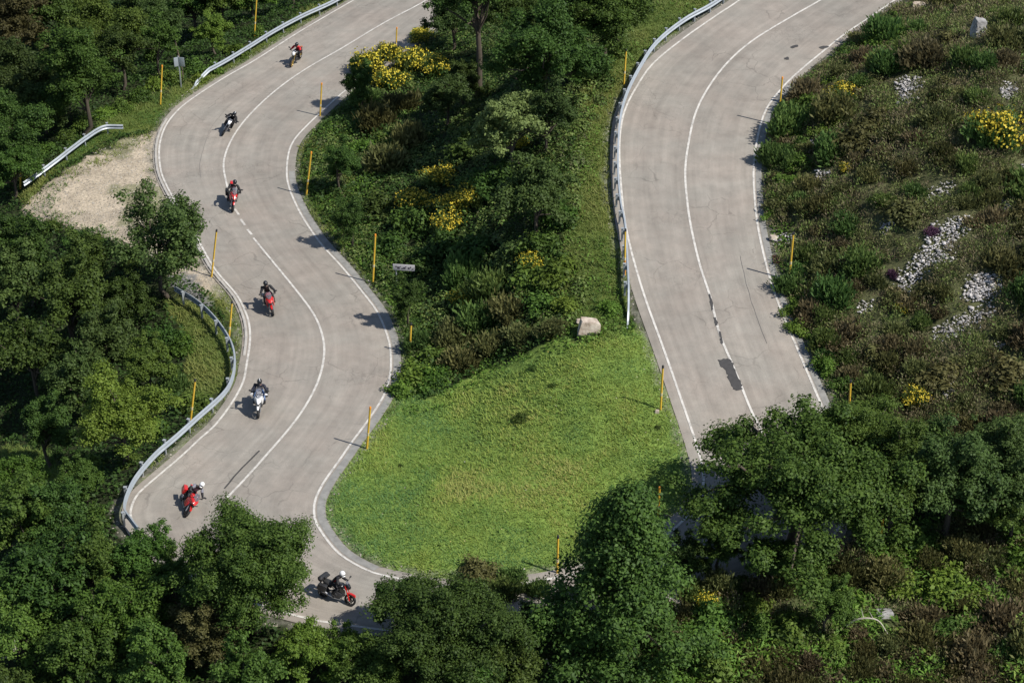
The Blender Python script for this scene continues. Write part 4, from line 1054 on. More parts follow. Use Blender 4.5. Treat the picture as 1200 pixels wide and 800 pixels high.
# loose chippings on the lay-by and along the asphalt edge
x, y, z, r = field(GRAVEL, 26, 501, jitter=8)
e = len(x); x2, y2, z2, _ = field(ALL, 12, 502); dd_ = segdist(x2, y2, AO); dd3 = segdist(x2, y2, AI); ok = (dd_ < .5) | (dd3 < .4)
x = np.r_[x, x2[ok]]; y = np.r_[y, y2[ok]]; z = np.r_[z, z2[ok]]; n = len(x)
s = r.uniform(.02, .06, n)[:, None]; C = np.stack([x, y, z + .01], 1)
oct_ = np.array([[1, 0, 0], [0, 1, 0], [-1, 0, 0], [0, -1, 0], [0, 0, .8]]) * 1.0
V = (C[:, None, :] + oct_[None] * s[:, :, None]).reshape(-1, 3)
Fc = (np.arange(n)[:, None, None] * 5 + np.array([[0, 1, 4], [1, 2, 4], [2, 3, 4], [3, 0, 4]])[None]).reshape(-1, 3)
tag(link_mesh('gravel', mesh_np('gravel', V, Fc, np.repeat(r.random(n), 4)), leaf_mat('gravel_chip', (0.19, 0.17, 0.14), (0.40, 0.365, 0.31), trans=0, rough=.9, spec=.2, objvar=0, huevar=0)), kind='stuff')
# fallen and dead branches
DEAD = simple_mat('dead_wood', (0.42, 0.38, 0.32), .85, var=.25, spec=.15)
def dead(pts, heights, rad, label, name='dead_branch', mat=None):
    P = [hit(a, c, h) + np.array([0, 0, h]) for (a, c), h in zip(pts, heights)]
    mb = MB(); q = catmull(P, 5); mb.tube(q, np.linspace(rad, rad * .45, len(q)), 7)
    r_ = random.Random(int(pts[0][0]))
    for _ in range(3):
        i = r_.randrange(2, len(q) - 2); d = np.array([r_.uniform(-.4, .4), r_.uniform(-.2, .2), r_.uniform(.1, .4)]); mb.tube([q[i], q[i] + d], [rad * .4, rad * .12], 5)
    return tag(mb.build(name, mat or DEAD), label, 'dead branch')
dead([(992,732),(1003,726),(1018,724),(1030,729),(1040,742)], [.5,.9,1.1,.95,.3], .045, 'bent pale dead branch arching over the heath beside a grey rock')
dead([(640,772),(650,790),(658,806)], [1.3,.7,.1], .035, 'bare grey dead branch at the bottom edge left of the pointed tree trunk')
dead([(0,772),(10,770),(18,762),(17,757)], [2.6,2.7,2.9,3.1], .05, 'pale crooked dead branch among leaves in the bottom left corner')
dead([(205,48),(214,84),(213,97)], [2.6,.9,.1], .05, 'bare leaning grey sapling stem just behind the two-panel sign', mat=TWIG)

# ------------------------------------------------------------------ snow poles
YEL = simple_mat('pole_yellow', (0.66, 0.42, 0.045), .5, var=.22, vscale=3); ORG = simple_mat('pole_orange', (0.66, 0.24, 0.02), .5, var=.14)
BLACK = simple_mat('black_rubber', (0.02, 0.02, 0.02), .7, var=.2); PALEB = simple_mat('pale_band', (0.62, 0.52, 0.3), .5, var=.2); FOOT = simple_mat('pole_foot', (0.25, 0.2, 0.13), .8)
GPOLE = 'yellow snow poles along the roads'
def pole(base, top, label, h0=None, above=0.0):
    p = hit(base[0], base[1], above)
    if h0 is None:
        lo, hi = .5, 6
        for _ in range(30):
            md = (lo + hi) / 2
            if proj(p[0], p[1], p[2] + md)[1] > top[1]: lo = md
            else: hi = md
        h0 = lo
    tx = proj(p[0], p[1], p[2] + h0)[0]; lean = (top[0] - tx) / float(ppm_at(p[0], p[1], p[2] + h0)) / h0
    root = empty('snow_pole', p, label, 'snow pole', GPOLE); root.rotation_euler = (0, math.atan(lean), 0)
    mb = MB(); mb.tube([(0, 0, -.3), (0, 0, h0 * .34)], .050, 10); mb.build('shaft_base', ORG if label.count('orange') else YEL, root)
    mb = MB(); mb.tube([(0, 0, h0 * .33), (0, 0, h0 - .14)], .046, 10); mb.build('shaft', YEL, root)
    mb = MB(); mb.tube([(0, 0, h0 * .34 - .05), (0, 0, h0 * .34 + .1)], .055, 10); mb.build('band', PALEB, root)
    mb = MB(); mb.tube([(0, 0, h0 - .14), (0, 0, h0 - .02), (0, 0, h0)], [.05, .05, .035], 10); mb.build('cap', ORG if int(p[0] * 10) % 2 else BLACK, root)
    return root
for b_, t_, lb in [((298,44),(301,-6),'tall yellow pole rising behind the top guardrail of the left road'),((188,123),(190,76),'yellow pole on the grass between the wood and the two-panel sign'),
    ((24,222),(24,175),'yellow pole half hidden by leaves at the left end of the lay-by guardrail'),((375,138),(377,97),'brownish yellow pole at the inside edge of the left road, opposite the second motorcycle'),
    ((359,230),(365,177),'leaning yellow pole on the bank opposite the third motorcycle'),((248,325),(254,268),'yellow pole on the verge between the open-crowned tree and the left road'),
    ((268,401),(272,352),'yellow pole standing just inside the curved dark guardrail'),((223,497),(229,443),'yellow pole behind the curved guardrail beside the bright green rounded tree'),
    ((437,331),(440,274),'yellow pole beside the white direction sign'),((480,415),(482,378),'short yellow pole rising from bushes at the outer bend of the left road'),
    ((430,526),(434,476),'yellow pole at the left tip of the meadow beside the road gutter'),((774,481),(777,428),'yellow pole in the meadow at the foot of which lies a white stone'),
    ((771,608),(773,570),'yellow pole behind the tip of the dark pointed tree'),((653,673),(654,627),'yellow pole at the lower edge of the meadow left of the pointed tree'),
    ((731,100),(734,57),'yellow pole behind the upper curve of the right-hand guardrail'),((732,322),(733,268),'orange yellow pole behind the lower end of the right-hand guardrail'),
    ((912,145),(917,90),'yellow pole at the right edge of the right-hand road, upper of two'),((925,327),(930,272),'yellow pole at the right edge of the right-hand road near the drain grate'),
    ((464,62),(465,32),'short yellow pole among broom at the top right edge of the left road'),((1031,640),(1035,606),'orange yellow pole glimpsed through leaves right of the spreading tree'),((994,500),(997,445),'orange yellow pole almost hidden in the spreading tree top')]:
    pole(b_, t_, lb)

# ------------------------------------------------------------------ guardrails
STEEL = simple_mat('galvanised_steel', (0.36, 0.395, 0.425), .45, metal=.4, var=.14, vscale=2.5); POST = simple_mat('galvanised_post', (0.33, 0.355, 0.37), .55, metal=.3, var=.22, vscale=3)
def guardrail(pts, arm, side, label, buried0=False, buried1=False, postgap=2.0):
    """W-beam on posts. `side` is +1 when traffic runs to the left of the drawing direction"""
    G_ = np.array([hit(a, c) for a, c in pts]); c = resample(catmull(G_, 8), .25); c[:, 2] = ground(c[:, 0], c[:, 1])
    zsm = np.convolve(np.pad(c[:, 2], 6, mode='edge'), np.ones(13) / 13, 'valid'); c[:, 2] = zsm
    d = np.r_[0, np.cumsum(np.linalg.norm(np.diff(c[:, :2], axis=0), axis=1))]; T = d[-1]
    lift = np.ones(len(c))
    if buried0: lift *= np.clip(d / 2.2, .02, 1)
    if buried1: lift *= np.clip((T - d) / 2.2, .02, 1)
    t = norm(np.gradient(c[:, :2], axis=0)); nn = np.stack([-t[:, 1], t[:, 0]], 1) * side
    o0 = c[0]
    root = empty('guardrail', o0, label, 'guardrail', 'steel guardrails')
    prof = [(.0, .43), (.03, .455), (.075, .475), (.085, .50), (.075, .525), (.03, .56), (.0, .575), (-.0, .60), (.03, .615), (.075, .65), (.085, .675), (.075, .70), (.03, .72), (.0, .745)]
    prof = [(a + .10, b_) for a, b_ in prof]; back = [(a - .006, b_) for a, b_ in prof[::-1]]; pr = prof + back
    V = []; K = len(pr)
    for i in range(len(c)):
        for a, b_ in pr: V.append((c[i, 0] + nn[i, 0] * a - o0[0], c[i, 1] + nn[i, 1] * a - o0[1], c[i, 2] + (b_ - .43) * (1 if lift[i] > .3 else .6) + .43 * lift[i] - (1 - lift[i]) * .22 - o0[2]))
    Fc = [(i * K + j, i * K + (j + 1) % K, (i + 1) * K + (j + 1) % K, (i + 1) * K + j) for i in range(len(c) - 1) for j in range(K)]
    Fc += [tuple(range(K)), tuple(range((len(c) - 1) * K, len(c) * K))]
    mb = MB(); mb.add(V, Fc); mb.build('rail', STEEL, root)
    pm = None; k = 0; s = .8
    # the last sheet at a free end is flared into a fishtail
    while s < T - .3:
        i = int(np.searchsorted(d, s)); s += postgap
        if lift[min(i, len(c) - 1)] < .6: continue
        if pm is None:
            mb = MB(); mb.box((0, -.035, .18), (.075, .10, 1.25), None, .006); mb.box((0, .055, .585), (.10, .075, .26), None, .008); mb.box((0, -.02, .80), (.14, .16, .012), None, 0); o = mb.build('post', POST, root); pm = o.data
        else: o = link_mesh('post', pm, None, root)
        # local +Y of the post looks to the traffic side
        o.rotation_euler = (0, 0, math.atan2(nn[i, 1], nn[i, 0]) - PI / 2)
        o.location = (c[i, 0] - o0[0], c[i, 1] - o0[1], c[i, 2] - o0[2])
    return root
guardrail([(900,-34),(838,12),(800,34),(767,61),(747,90),(731,122),(723.5,152),(721,185),(721,219),(724,252),(729,278),(732,328),(733,362),(732,386)], 'R', 1, 'long guardrail curving along the left edge of the right-hand road', buried1=True, postgap=1.5)
guardrail([(440,-18),(392,10),(354,28),(320,46),(288,66),(261,83),(234,97),(221,106)], 'L', 1, 'bright guardrail at the top left outside the bend with the first motorcycle', buried1=True)
guardrail([(146,159),(122,159),(100,172),(67,196),(28,228)], 'L', 1, 'guardrail along the back of the gravel lay-by')
guardrail([(203,350),(226,364),(246,381),(262,402),(271,421),(273,439),(269,459),(259,476),(232,500),(207,523),(180,546),(158,573),(147,594),(144,611),(152,624),(160,634)], 'L', 1, 'curved guardrail outside the lower left bend, dark on its far half')

# ------------------------------------------------------------------ signs
SHADED_WHITE = simple_mat('sign_white_shaded', (0.50, 0.48, 0.49), .5, var=.06); SIGNB = simple_mat('sign_back', (0.36, 0.41, 0.45), .45, metal=.4, var=.12); INK = simple_mat('sign_ink', (0.06, 0.05, 0.07), .6)  # direction sign's white is dimmed, the shade on it put into the colour
p = hit(465, 336); root = empty('direction_sign', p, 'small white direction sign with dark worn lettering on a thin post on the bank', 'road sign'); root.rotation_euler = (0, 0, -.12)
mb = MB(); mb.tube([(0, 0, -.3), (0, 0, 1.25)], .035, 8); mb.build('post', POST, root)
mb = MB(); mb.box((.42, -.05, 1.22), (1.15, .03, .36), None, .008); pl = mb.build('panel', SHADED_WHITE, root)
mb = MB(); rr = random.Random(3)
for (cx_, cz, sx, sz) in [(.02,1.27,.10,.05),(.14,1.2,.13,.12),(.24,1.28,.05,.04),(.34,1.17,.10,.05),(.45,1.2,.12,.10),(.53,1.28,.06,.04),(.68,1.2,.09,.10),(.78,1.26,.05,.08),(.88,1.16,.08,.05)]:
    mb.box((cx_, -.068, cz), (sx, .006, sz), None, 0)
mb.build('lettering', INK, pl)
p = hit(212.5, 103); root = empty('two_panel_sign', p, 'grey back of a sign with two small panels on a post by the wood', 'road sign')
mb = MB(); mb.box((0, 0, .95), (.08, .06, 2.5), None, .01); mb.build('post', POST, root)
for xx, rz in ((-.15, .5), (.2, -.22)):
    mb = MB(); mb.box((0, 0, 0), (.30 if xx < 0 else .36, .03, .62), None, .01); o = mb.build('panel', SIGNB, root); o.location = (xx, -.07, 1.82); o.rotation_euler = (0, 0, rz)
# ------------------------------------------------------------------ motorcycles and riders
TYRE = simple_mat('tyre_rubber', (0.018, 0.018, 0.019), .8, var=.2); RIMB = simple_mat('rim_black', (0.03, 0.03, 0.032), .4, metal=.5); ALU = simple_mat('aluminium', (0.46, 0.46, 0.47), .35, metal=.85, var=.1)
RIMG = simple_mat('rim_gold', (0.50, 0.36, 0.12), .35, metal=.7); ENG = simple_mat('engine_grey', (0.075, 0.075, 0.08), .5, metal=.5, var=.25); PLAS = simple_mat('black_plastic', (0.022, 0.022, 0.024), .5)
RED = simple_mat('red_paint', (0.50, 0.018, 0.016), .25, var=.05, coat=.6); WHT = simple_mat('white_paint', (0.76, 0.76, 0.76), .25, var=.04, coat=.5); BLK = simple_mat('black_paint', (0.016, 0.016, 0.018), .22, var=.1, coat=.6)
SILV = simple_mat('silver_paint', (0.42, 0.43, 0.44), .3, metal=.5, var=.06, coat=.4); ORNG = simple_mat('orange_paint', (0.62, 0.17, 0.02), .3, var=.05, coat=.5); SEATM = simple_mat('seat_vinyl', (0.02, 0.02, 0.021), .65)
def glassy(name, col, rough=.05, trans=0.0):
    m, n, l, b = new_mat(name); b.inputs['Base Color'].default_value = (*col, 1); b.inputs['Roughness'].default_value = rough; b.inputs['Transmission Weight'].default_value = trans; b.inputs['Specular IOR Level'].default_value = .8; b.inputs['IOR'].default_value = 1.3; return m
SCREEN = glassy('smoked_screen', (0.35, 0.36, 0.40), .06, .75); LENS = glassy('headlight_lens', (0.80, 0.82, 0.85), .08, .2); VISOR = glassy('dark_visor', (0.015, 0.016, 0.02), .06); TAIL = glassy('tail_lens', (0.45, 0.01, 0.01), .1)

def wheel(x, root, rimm, wdt):
    mb = MB(); mb.lathe_y((x, 0, .31), [(.225, -.05), (.235, -.05), (.215, 0), (.235, .05), (.225, .05), (.205, 0)], 32)
    for k in range(6):
        a = k * PI / 3; mb.tube([(x, 0, .31), (x + .215 * math.cos(a), 0, .31 + .215 * math.sin(a))], [.022, .014], 6)
    mb.tube([(x, -.08, .31), (x, .08, .31)], .035, 10)
    for s in (-1, 1): mb.lathe_y((x, s * .065, .31), [(.15, -.004), (.15, .004), (.105, .004), (.105, -.004)], 28)
    o = mb.build('wheel', rimm, root)
    mb = MB(); h = wdt / 2
    mb.lathe_y((x, 0, .31), [(.225, -h * .6), (.25, -h * .95), (.285, -h), (.303, -h * .7), (.311, -h * .3), (.313, 0), (.311, h * .3), (.303, h * .7), (.285, h), (.25, h * .95), (.225, h * .6)], 40)
    mb.build('tyre', TYRE, o); return o

def motorcycle(cfg):
    root = empty('motorcycle', (0, 0, 0), cfg['label'], 'motorcycle', 'motorcycles descending the bend')
    body, acc = cfg['body'], cfg['accent']; st = cfg['style']
    wheel(.74, root, cfg.get('rim', RIMB), .12); wheel(-.72, root, cfg.get('rim', RIMB), .18)
    # fork, yokes
    for s in (-1, 1):
        mb = MB(); mb.tube([(.74, s * .09, .30), (.62, s * .09, .60)], [.030, .030], 10); mb.tube([(.62, s * .09, .60), (.44, s * .09, 1.0)], [.024, .024], 10); mb.build('fork_leg', cfg.get('fork', ALU), root)
    mb = MB(); mb.hull([(.52, .06, .60), (1.02, .045, .52), (.98, .05, .63), (.74, .07, .665), (.55, .05, .64)] if st != 'adventure' else [(.60, .05, .68), (1.08, .035, .60), (.98, .06, .70), (.74, .07, .71)], .01); mb.build('front_mudguard', cfg.get('guard', acc), root)
    # engine, frame, swing arm, exhaust
    mb = MB(); mb.hull([(.30, .16, .32), (.34, .17, .55), (-.12, .19, .62), (-.18, .18, .30), (.1, .15, .24)], .03); mb.hull([(.42, .10, .40), (.36, .12, .66), (.16, .12, .70), (.2, .12, .42)], .02)
    for s in (-1, 1): mb.tube([(-.02, s * .17, .42), (-.02, s * .23, .42)], .11, 16)
    mb.build('engine', ENG, root)
    mb = MB()
    for s in (-1, 1):
        mb.tube([(.44, s * .06, .95), (.2, s * .16, .78), (-.15, s * .17, .62), (-.2, s * .15, .4)], .03, 8); mb.tube([(-.12, s * .14, .7), (-.55, s * .12, .84), (-.85, s * .06, .9)], .02, 8)
    mb.build('frame', cfg.get('framem', PLAS), root)
    mb = MB()
    for s in (-1, 1): mb.tube([(-.18, s * .13, .42), (-.72, s * .13, .31)], [.04, .028], 8)
    mb.build('swing_arm', cfg.get('arm', ALU), root)
    mb = MB(); mb.tube([(.36, -.08, .45), (.3, -.1, .22), (-.1, -.15, .22), (-.35, -.2, .32)], .03, 8); mb.tube([(-.35, -.21, .33), (-.75, -.24, .52), (-.88, -.25, .58)], [.055, .065, .05], 12); mb.build('exhaust', cfg.get('pipe', ALU), root)
    # tank, seat, tail
    mb = MB(); mb.hull([(.42, .06, .92), (.40, .15, .82), (.30, .19, .95), (.25, .09, 1.055), (.05, .10, 1.02), (0, .19, .90), (-.12, .12, .84), (-.10, .05, .90), (.2, .17, .74)], .035); mb.build('fuel_tank', body, root)
    mb = MB(); mb.hull([(-.08, .10, .83), (-.10, .14, .77), (-.42, .16, .80), (-.44, .12, .86), (-.40, .08, .89), (-.82, .10, .95), (-.84, .09, .88), (-.5, .13, .80)], .025); mb.build('seat', SEATM, root)
    mb = MB(); mb.hull([(-.45, .10, .80), (-.5, .12, .74), (-.9, .06, .95), (-.95, .05, .88), (-.8, .11, .86)], .015); tl = mb.build('tail', acc, root)
    mb = MB(); mb.box((-.955, 0, .90), (.03, .13, .05), None, .008); mb.build('tail_light', TAIL, tl)
    mb = MB(); mb.hull([(-.86, .06, .80), (-.92, .06, .80), (-1.02, .07, .52), (-1.0, .07, .50)], .008); mb.build('rear_mudguard', PLAS, root)
    # front end
    if st == 'naked':
        mb = MB(); mb.ell((.60, 0, .93), (.12, .10, .11)); mb.hull([(.52, .12, .98), (.66, .09, 1.0), (.56, .10, 1.10), (.48, .09, 1.06)], .02); fa = mb.build('front_cowl', cfg.get('cowl', acc), root)
        mb = MB(); mb.ell((.665, 0, .93), (.06, .085, .09)); mb.build('headlight', cfg.get('lens', LENS), root)
        mb = MB(); mb.hull([(.58, .09, 1.07), (.46, .10, 1.20), (.45, .10, 1.19), (.56, .09, 1.06)], 0); mb.build('windscreen', SCREEN, fa)
        for s in (-1, 1):
            mb = MB(); mb.hull([(.46, s * .13, .60), (.52, s * .19, .86), (.25, s * .21, .86), (.22, s * .19, .70)], .02, sym=False); mb.build('side_panel', body, root)
    else:
        sp = st == 'sport'
        mb = MB()
        if sp: mb.hull([(.96, .03, .86), (.90, .10, .92), (.72, .19, .98), (.52, .24, .96), (.55, .13, 1.10), (.82, .06, 1.02), (.80, .12, .80), (.56, .21, .76)], .03)
        else: mb.hull([(.92, .04, .96), (.86, .09, 1.02), (.66, .18, 1.10), (.50, .20, 1.06), (.52, .12, 1.18), (.80, .06, 1.12), (.80, .09, .90), (.56, .18, .84), (1.02, .03, .90)], .03)
        fa = mb.build('nose_fairing', cfg.get('nose', body), root)
        for s in (-1, 1):
            mb = MB(); z = 0 if sp else .10
            mb.hull([(.70, s * .17, .95 + z), (.48, s * .25, .92 + z), (.18, s * .25, .80 + z), (.22, s * .23, (.40 if sp else .62)), (.52, s * .18, (.36 if sp else .64)), (.66, s * .15, .62 + z)], .025, sym=False); mb.build('side_fairing', body, root)
            mb = MB(); k = .0 if sp else .06
            mb.hull([(.94, s * .035, .90 + k), (.84, s * .115, .95 + k), (.83, s * .135, .89 + k), (.93, s * .05, .865 + k)], .006, sym=False); mb.build('headlight', LENS, root)
        mb = MB(); zt = 1.30 if sp else 1.48
        mb.hull([(.80, .05, 1.04 if sp else 1.13), (.62, .15, 1.09 if sp else 1.15), (.50, .15, zt - .06), (.48, .08, zt), (.46, .08, zt), (.48, .15, zt - .07), (.60, .15, 1.08 if sp else 1.14), (.77, .05, 1.02 if sp else 1.10)], 0); mb.build('windscreen', cfg.get('screen', SCREEN), fa)
        mb = MB(); mb.box((.985 if sp else 1.0, 0, .80 if sp else .86), (.05, .07, .05), None, .01); mb.box((.8, 0, .75), (.16, .10, .06), None, .015); mb.build('front_grille', PLAS, fa)
    # handlebar with grips and mirrors
    hz = 1.04 if st != 'adventure' else 1.12
    mb = MB(); mb.tube([(.30, -.40, hz), (.36, -.30, hz + .02), (.44, -.10, hz - .02), (.44, .10, hz - .02), (.36, .30, hz + .02), (.30, .40, hz)], .015, 8); mb.box((.45, 0, hz - .01), (.10, .22, .05), None, .015); hb = mb.build('handlebar', PLAS, root)
    for s in (-1, 1):
        mb = MB(); mb.tube([(.34, s * .29, hz + .018), (.285, s * .425, hz)], .021, 10); mb.build('grip', PLAS, hb)
        mb = MB(); mb.tube([(.37, s * .27, hz + .02), (.42, s * .40, hz + .19)], .011, 6); mb.ell((.42, s * .43, hz + .22), (.035, .085, .05)); mb.build('mirror', cfg.get('mirror', PLAS), root)
        if st == 'adventure':
            mb = MB(); mb.hull([(.44, s * .28, hz - .04), (.43, s * .42, hz - .03), (.42, s * .42, hz + .07), (.44, s * .29, hz + .07), (.39, s * .29, hz + .07), (.37, s * .43, hz - .03)], .01, sym=False); mb.build('hand_guard', cfg.get('hguard', PLAS), root)
        mb = MB(); mb.tube([(-.12, s * .17, .36), (-.12, s * .30, .36)], .017, 8); mb.build('footpeg', ALU, root)
    for s in cfg.get('cases', ()):
        mb = MB(); mb.hull([(-.40, s * .20, .82), (-.86, s * .19, .84), (-.95, s * .24, .62), (-.90, s * .24, .46), (-.48, s * .24, .42), (-.38, s * .40, .78), (-.86, s * .40, .80), (-.92, s * .38, .52), (-.48, s * .38, .47)], .03, sym=False); mb.build('pannier', cfg.get('casem', body), root)
    if cfg.get('topcase'):
        mb = MB(); mb.hull([(-.62, .20, .99), (-1.05, .18, 1.0), (-.60, .19, 1.20), (-.72, .17, 1.28), (-1.02, .14, 1.26), (-1.08, .16, 1.14)], .045); mb.build('top_case', cfg['topcase'], root)
    if cfg.get('bag'):
        mb = MB(); mb.tube([(-.78, -.36, 1.02), (-.80, -.30, 1.05), (-.80, .30, 1.05), (-.78, .36, 1.02)], [.08, .145, .145, .08], 14); mb.tube([(-.62, -.22, 1.12), (-.62, .22, 1.12)], [.06, .06], 10); mb.build('luggage_roll', PLAS, root)
    return root

# the rider: one continuous skinned body
def skin_body(J, E, name):
    """J: name -> (position, radius); E: list of name pairs; root first"""
    names = list(J); b_ = bmesh.new(); vs = {k: b_.verts.new(J[k][0]) for k in names}
    for a, c in E: b_.edges.new((vs[a], vs[c]))
    me_ = bpy.data.meshes.new(name); b_.to_mesh(me_); b_.free()
    o = bpy.data.objects.new(name, me_); COL.objects.link(o)
    sk = o.modifiers.new('skin', 'SKIN'); sk.branch_smoothing = .6; sk.use_smooth_shade = True
    lay = me_.skin_vertices[0] if len(me_.skin_vertices) else None
    if lay is None:
        bpy.context.view_layer.objects.active = o; bpy.ops.mesh.customdata_skin_add(); lay = me_.skin_vertices[0]
    for i, k in enumerate(names):
        rr = J[k][1]; lay.data[i].radius = rr if hasattr(rr, '__len__') else (rr, rr); lay.data[i].use_root = (i == 0)
    ss = o.modifiers.new('sub', 'SUBSURF'); ss.levels = 2; ss.render_levels = 2
    dg = bpy.context.evaluated_depsgraph_get(); res = bpy.data.meshes.new_from_object(o.evaluated_get(dg))
    bpy.data.objects.remove(o); bpy.data.meshes.remove(me_); return res

def rider_mesh(pose):
    u = pose == 'upright'; hz = 1.12 if u else 1.04; D = 0.0
    pel = (-.30, 0, .95); wai = (-.25, 0, 1.10) if u else (-.20, 0, 1.09); che = (-.13, 0, 1.30) if u else (-.02, 0, 1.25); nec = (-.03, 0, 1.475) if u else (.11, 0, 1.385); hed = (.02, 0, 1.61) if u else (.19, 0, 1.495)
    J = {'pelvis': (pel, (.15, .125)), 'waist': (wai, (.160, .125)), 'chest': (che, (.185, .14)), 'upper': ((nec[0] - .04, 0, nec[2] - .07), (.12, .10)), 'neck': (nec, .058), 'head': (hed, .085), 'crown': ((hed[0] + .02, 0, hed[2] + .09), .075)}
    E = [('pelvis', 'waist'), ('waist', 'chest'), ('chest', 'upper'), ('upper', 'neck'), ('neck', 'head'), ('head', 'crown')]
    for s, t in ((1, 'l'), (-1, 'r')):
        J['sho' + t] = ((nec[0] - .05, s * .20, nec[2] - .085), .094); J['uar' + t] = ((nec[0] + .04, s * .285, nec[2] - .22), .080); J['elb' + t] = ((nec[0] + .10, s * .365, nec[2] - .33 + (.02 if u else 0)), .068)
        J['for' + t] = ((.20, s * .375, hz + .03), .056); J['wri' + t] = ((.265, s * .365, hz + .045), .040)
        J['hip' + t] = ((-.24, s * .11, .92), .105); J['thi' + t] = ((.0, s * .20, .86), .092); J['kne' + t] = ((.16, s * .235, .76), .070); J['cal' + t] = ((.0, s * .25, .58), .064); J['ank' + t] = ((-.14, s * .255, .445), .048)
        J['foo' + t] = ((-.06, s * .265, .395), .048); J['toe' + t] = ((.06, s * .27, .375), .036)
        E += [('upper', 'sho' + t), ('sho' + t, 'uar' + t), ('uar' + t, 'elb' + t), ('elb' + t, 'for' + t), ('for' + t, 'wri' + t), ('pelvis', 'hip' + t), ('hip' + t, 'thi' + t), ('thi' + t, 'kne' + t), ('kne' + t, 'cal' + t), ('cal' + t, 'ank' + t), ('ank' + t, 'foo' + t), ('foo' + t, 'toe' + t)]
    me_ = skin_body(J, E, 'rider_body')
    # clothing zones on the one body: jacket, trousers, boots, chest panel, skin
    cent = {}
    for a, c in E:
        for t in (.15, .5, .85): cent[(a, c, t)] = np.array(J[a][0]) * (1 - t) + np.array(J[c][0]) * t
    keys = list(cent); KP = np.array([cent[k] for k in keys]); idx = []
    for p in me_.polygons:
        k = keys[int(np.argmin(((KP - np.array(p.center)) ** 2).sum(1)))]; b_ = k[1][:3]
        if b_ in ('hea', 'cro') or (k[1] == 'neck' and k[2] > .8): i = 4
        elif b_ in ('foo', 'toe', 'ank'): i = 2
        elif b_ in ('hip', 'thi', 'kne', 'cal'): i = 1
        elif k[1] in ('chest', 'upper') and abs(p.center[1]) < .13 and p.normal[0] > .2: i = 3
        elif b_ == 'uar': i = 5
        else: i = 0
        if p.center[2] < .97 and k[0] == 'pelvis': i = 1
        idx.append(i)
    me_.polygons.foreach_set('material_index', np.array(idx, np.int32)); me_.polygons.foreach_set('use_smooth', np.ones(len(me_.polygons), bool))
    return me_, hed, hz
POSES = {k: rider_mesh(k) for k in ('upright', 'sport')}
CLOTH = lambda nm, c: simple_mat(nm, c, .65, var=.18, vscale=12, spec=.3)
C_BLACK = CLOTH('black_textile', (0.020, 0.020, 0.023)); C_RED = CLOTH('red_leather', (0.50, 0.02, 0.03)); C_NAVY = CLOTH('navy_textile', (0.018, 0.020, 0.034)); C_JEAN = CLOTH('blue_denim', (0.085, 0.14, 0.27)); C_GREY = CLOTH('grey_textile', (0.19, 0.19, 0.22)); C_WHITE = CLOTH('white_textile', (0.66, 0.66, 0.68)); SKINM = CLOTH('skin', (0.45, 0.27, 0.19)); C_BOOT = CLOTH('boot_leather', (0.016, 0.015, 0.015))

def person(pose, label, jacket, trousers, panel, sleeve, helmet, visor=VISOR, hpeak=False, stripe_or_glint=None):
    me0, hed, hz = POSES[pose]; me_ = me0.copy(); root = link_mesh('person', me_, [jacket, trousers, C_BOOT, panel, SKINM, sleeve]); tag(root, label, 'person', 'riders on the motorcycles')
    hx, hzz = hed[0] + .015, hed[2] + .035
    mb = MB(); mb.ell((hx, 0, hzz), (.152, .128, .148), 0, 20, 14); mb.hull([(hx + .10, .06, hzz - .06), (hx + .165, .03, hzz - .10), (hx + .08, .08, hzz - .15), (hx + .02, .09, hzz - .12)], .02, mi=0)
    if stripe_or_glint is not None: mb.ell((hx - .005, 0, hzz + .004), (.153, .045, .151), 1, 16, 12)
    h = mb.build('helmet', [helmet, stripe_or_glint if stripe_or_glint is not None else helmet], root)
    mb = MB(); mb.ell((hx + .035, 0, hzz - .012), (.124, .112, .066), 0, 18, 10); mb.build('visor', visor, h)
    if hpeak: mb = MB(); mb.hull([(hx + .09, .09, hzz + .09), (hx + .25, .06, hzz + .08), (hx + .06, .06, hzz + .125)], .008); mb.build('peak', helmet, h)
    for s in (1, -1):   # gloved hands closed around the grips
        g0 = np.array([.312, s * .358, hz + .008]); ax = norm(np.array([-.055, s * .135, -.018])); fw = np.array([1.0, 0, .1])
        mb = MB(); mb.hull([(.255, s * .325, hz + .075), (.255, s * .405, hz + .062), (.325, s * .325, hz + .065), (.315, s * .410, hz + .055), (.255, s * .33, hz + .035), (.25, s * .40, hz + .028), (.32, s * .33, hz + .032), (.31, s * .405, hz + .025)], .012, sym=False)
        for i, ln in enumerate((.94, 1.0, .95, .8)):
            c = np.array([.318, s * (.338 + .023 * i), hz + .012 - .003 * i]); c[0] -= .008 * i
            mb.tube([c + [-.012, 0, .040], c + [.030 * ln, 0, .036], c + [.046 * ln, 0, .004], c + [.026 * ln, 0, -.030], c + [0, 0, -.032 * ln]], [.0115, .011, .0105, .010, .008], 7)
        mb.tube([(.268, s * .328, hz + .05), (.275, s * .305, hz + .022), (.300, s * .300, hz - .012), (.325, s * .305, hz - .028)], [.015, .013, .0115, .009], 7)
        mb.tube([(.215, s * .372, hz + .040), (.262, s * .365, hz + .047)], [.046, .040], 10); mb.build('glove', C_BLACK, root)
    return root

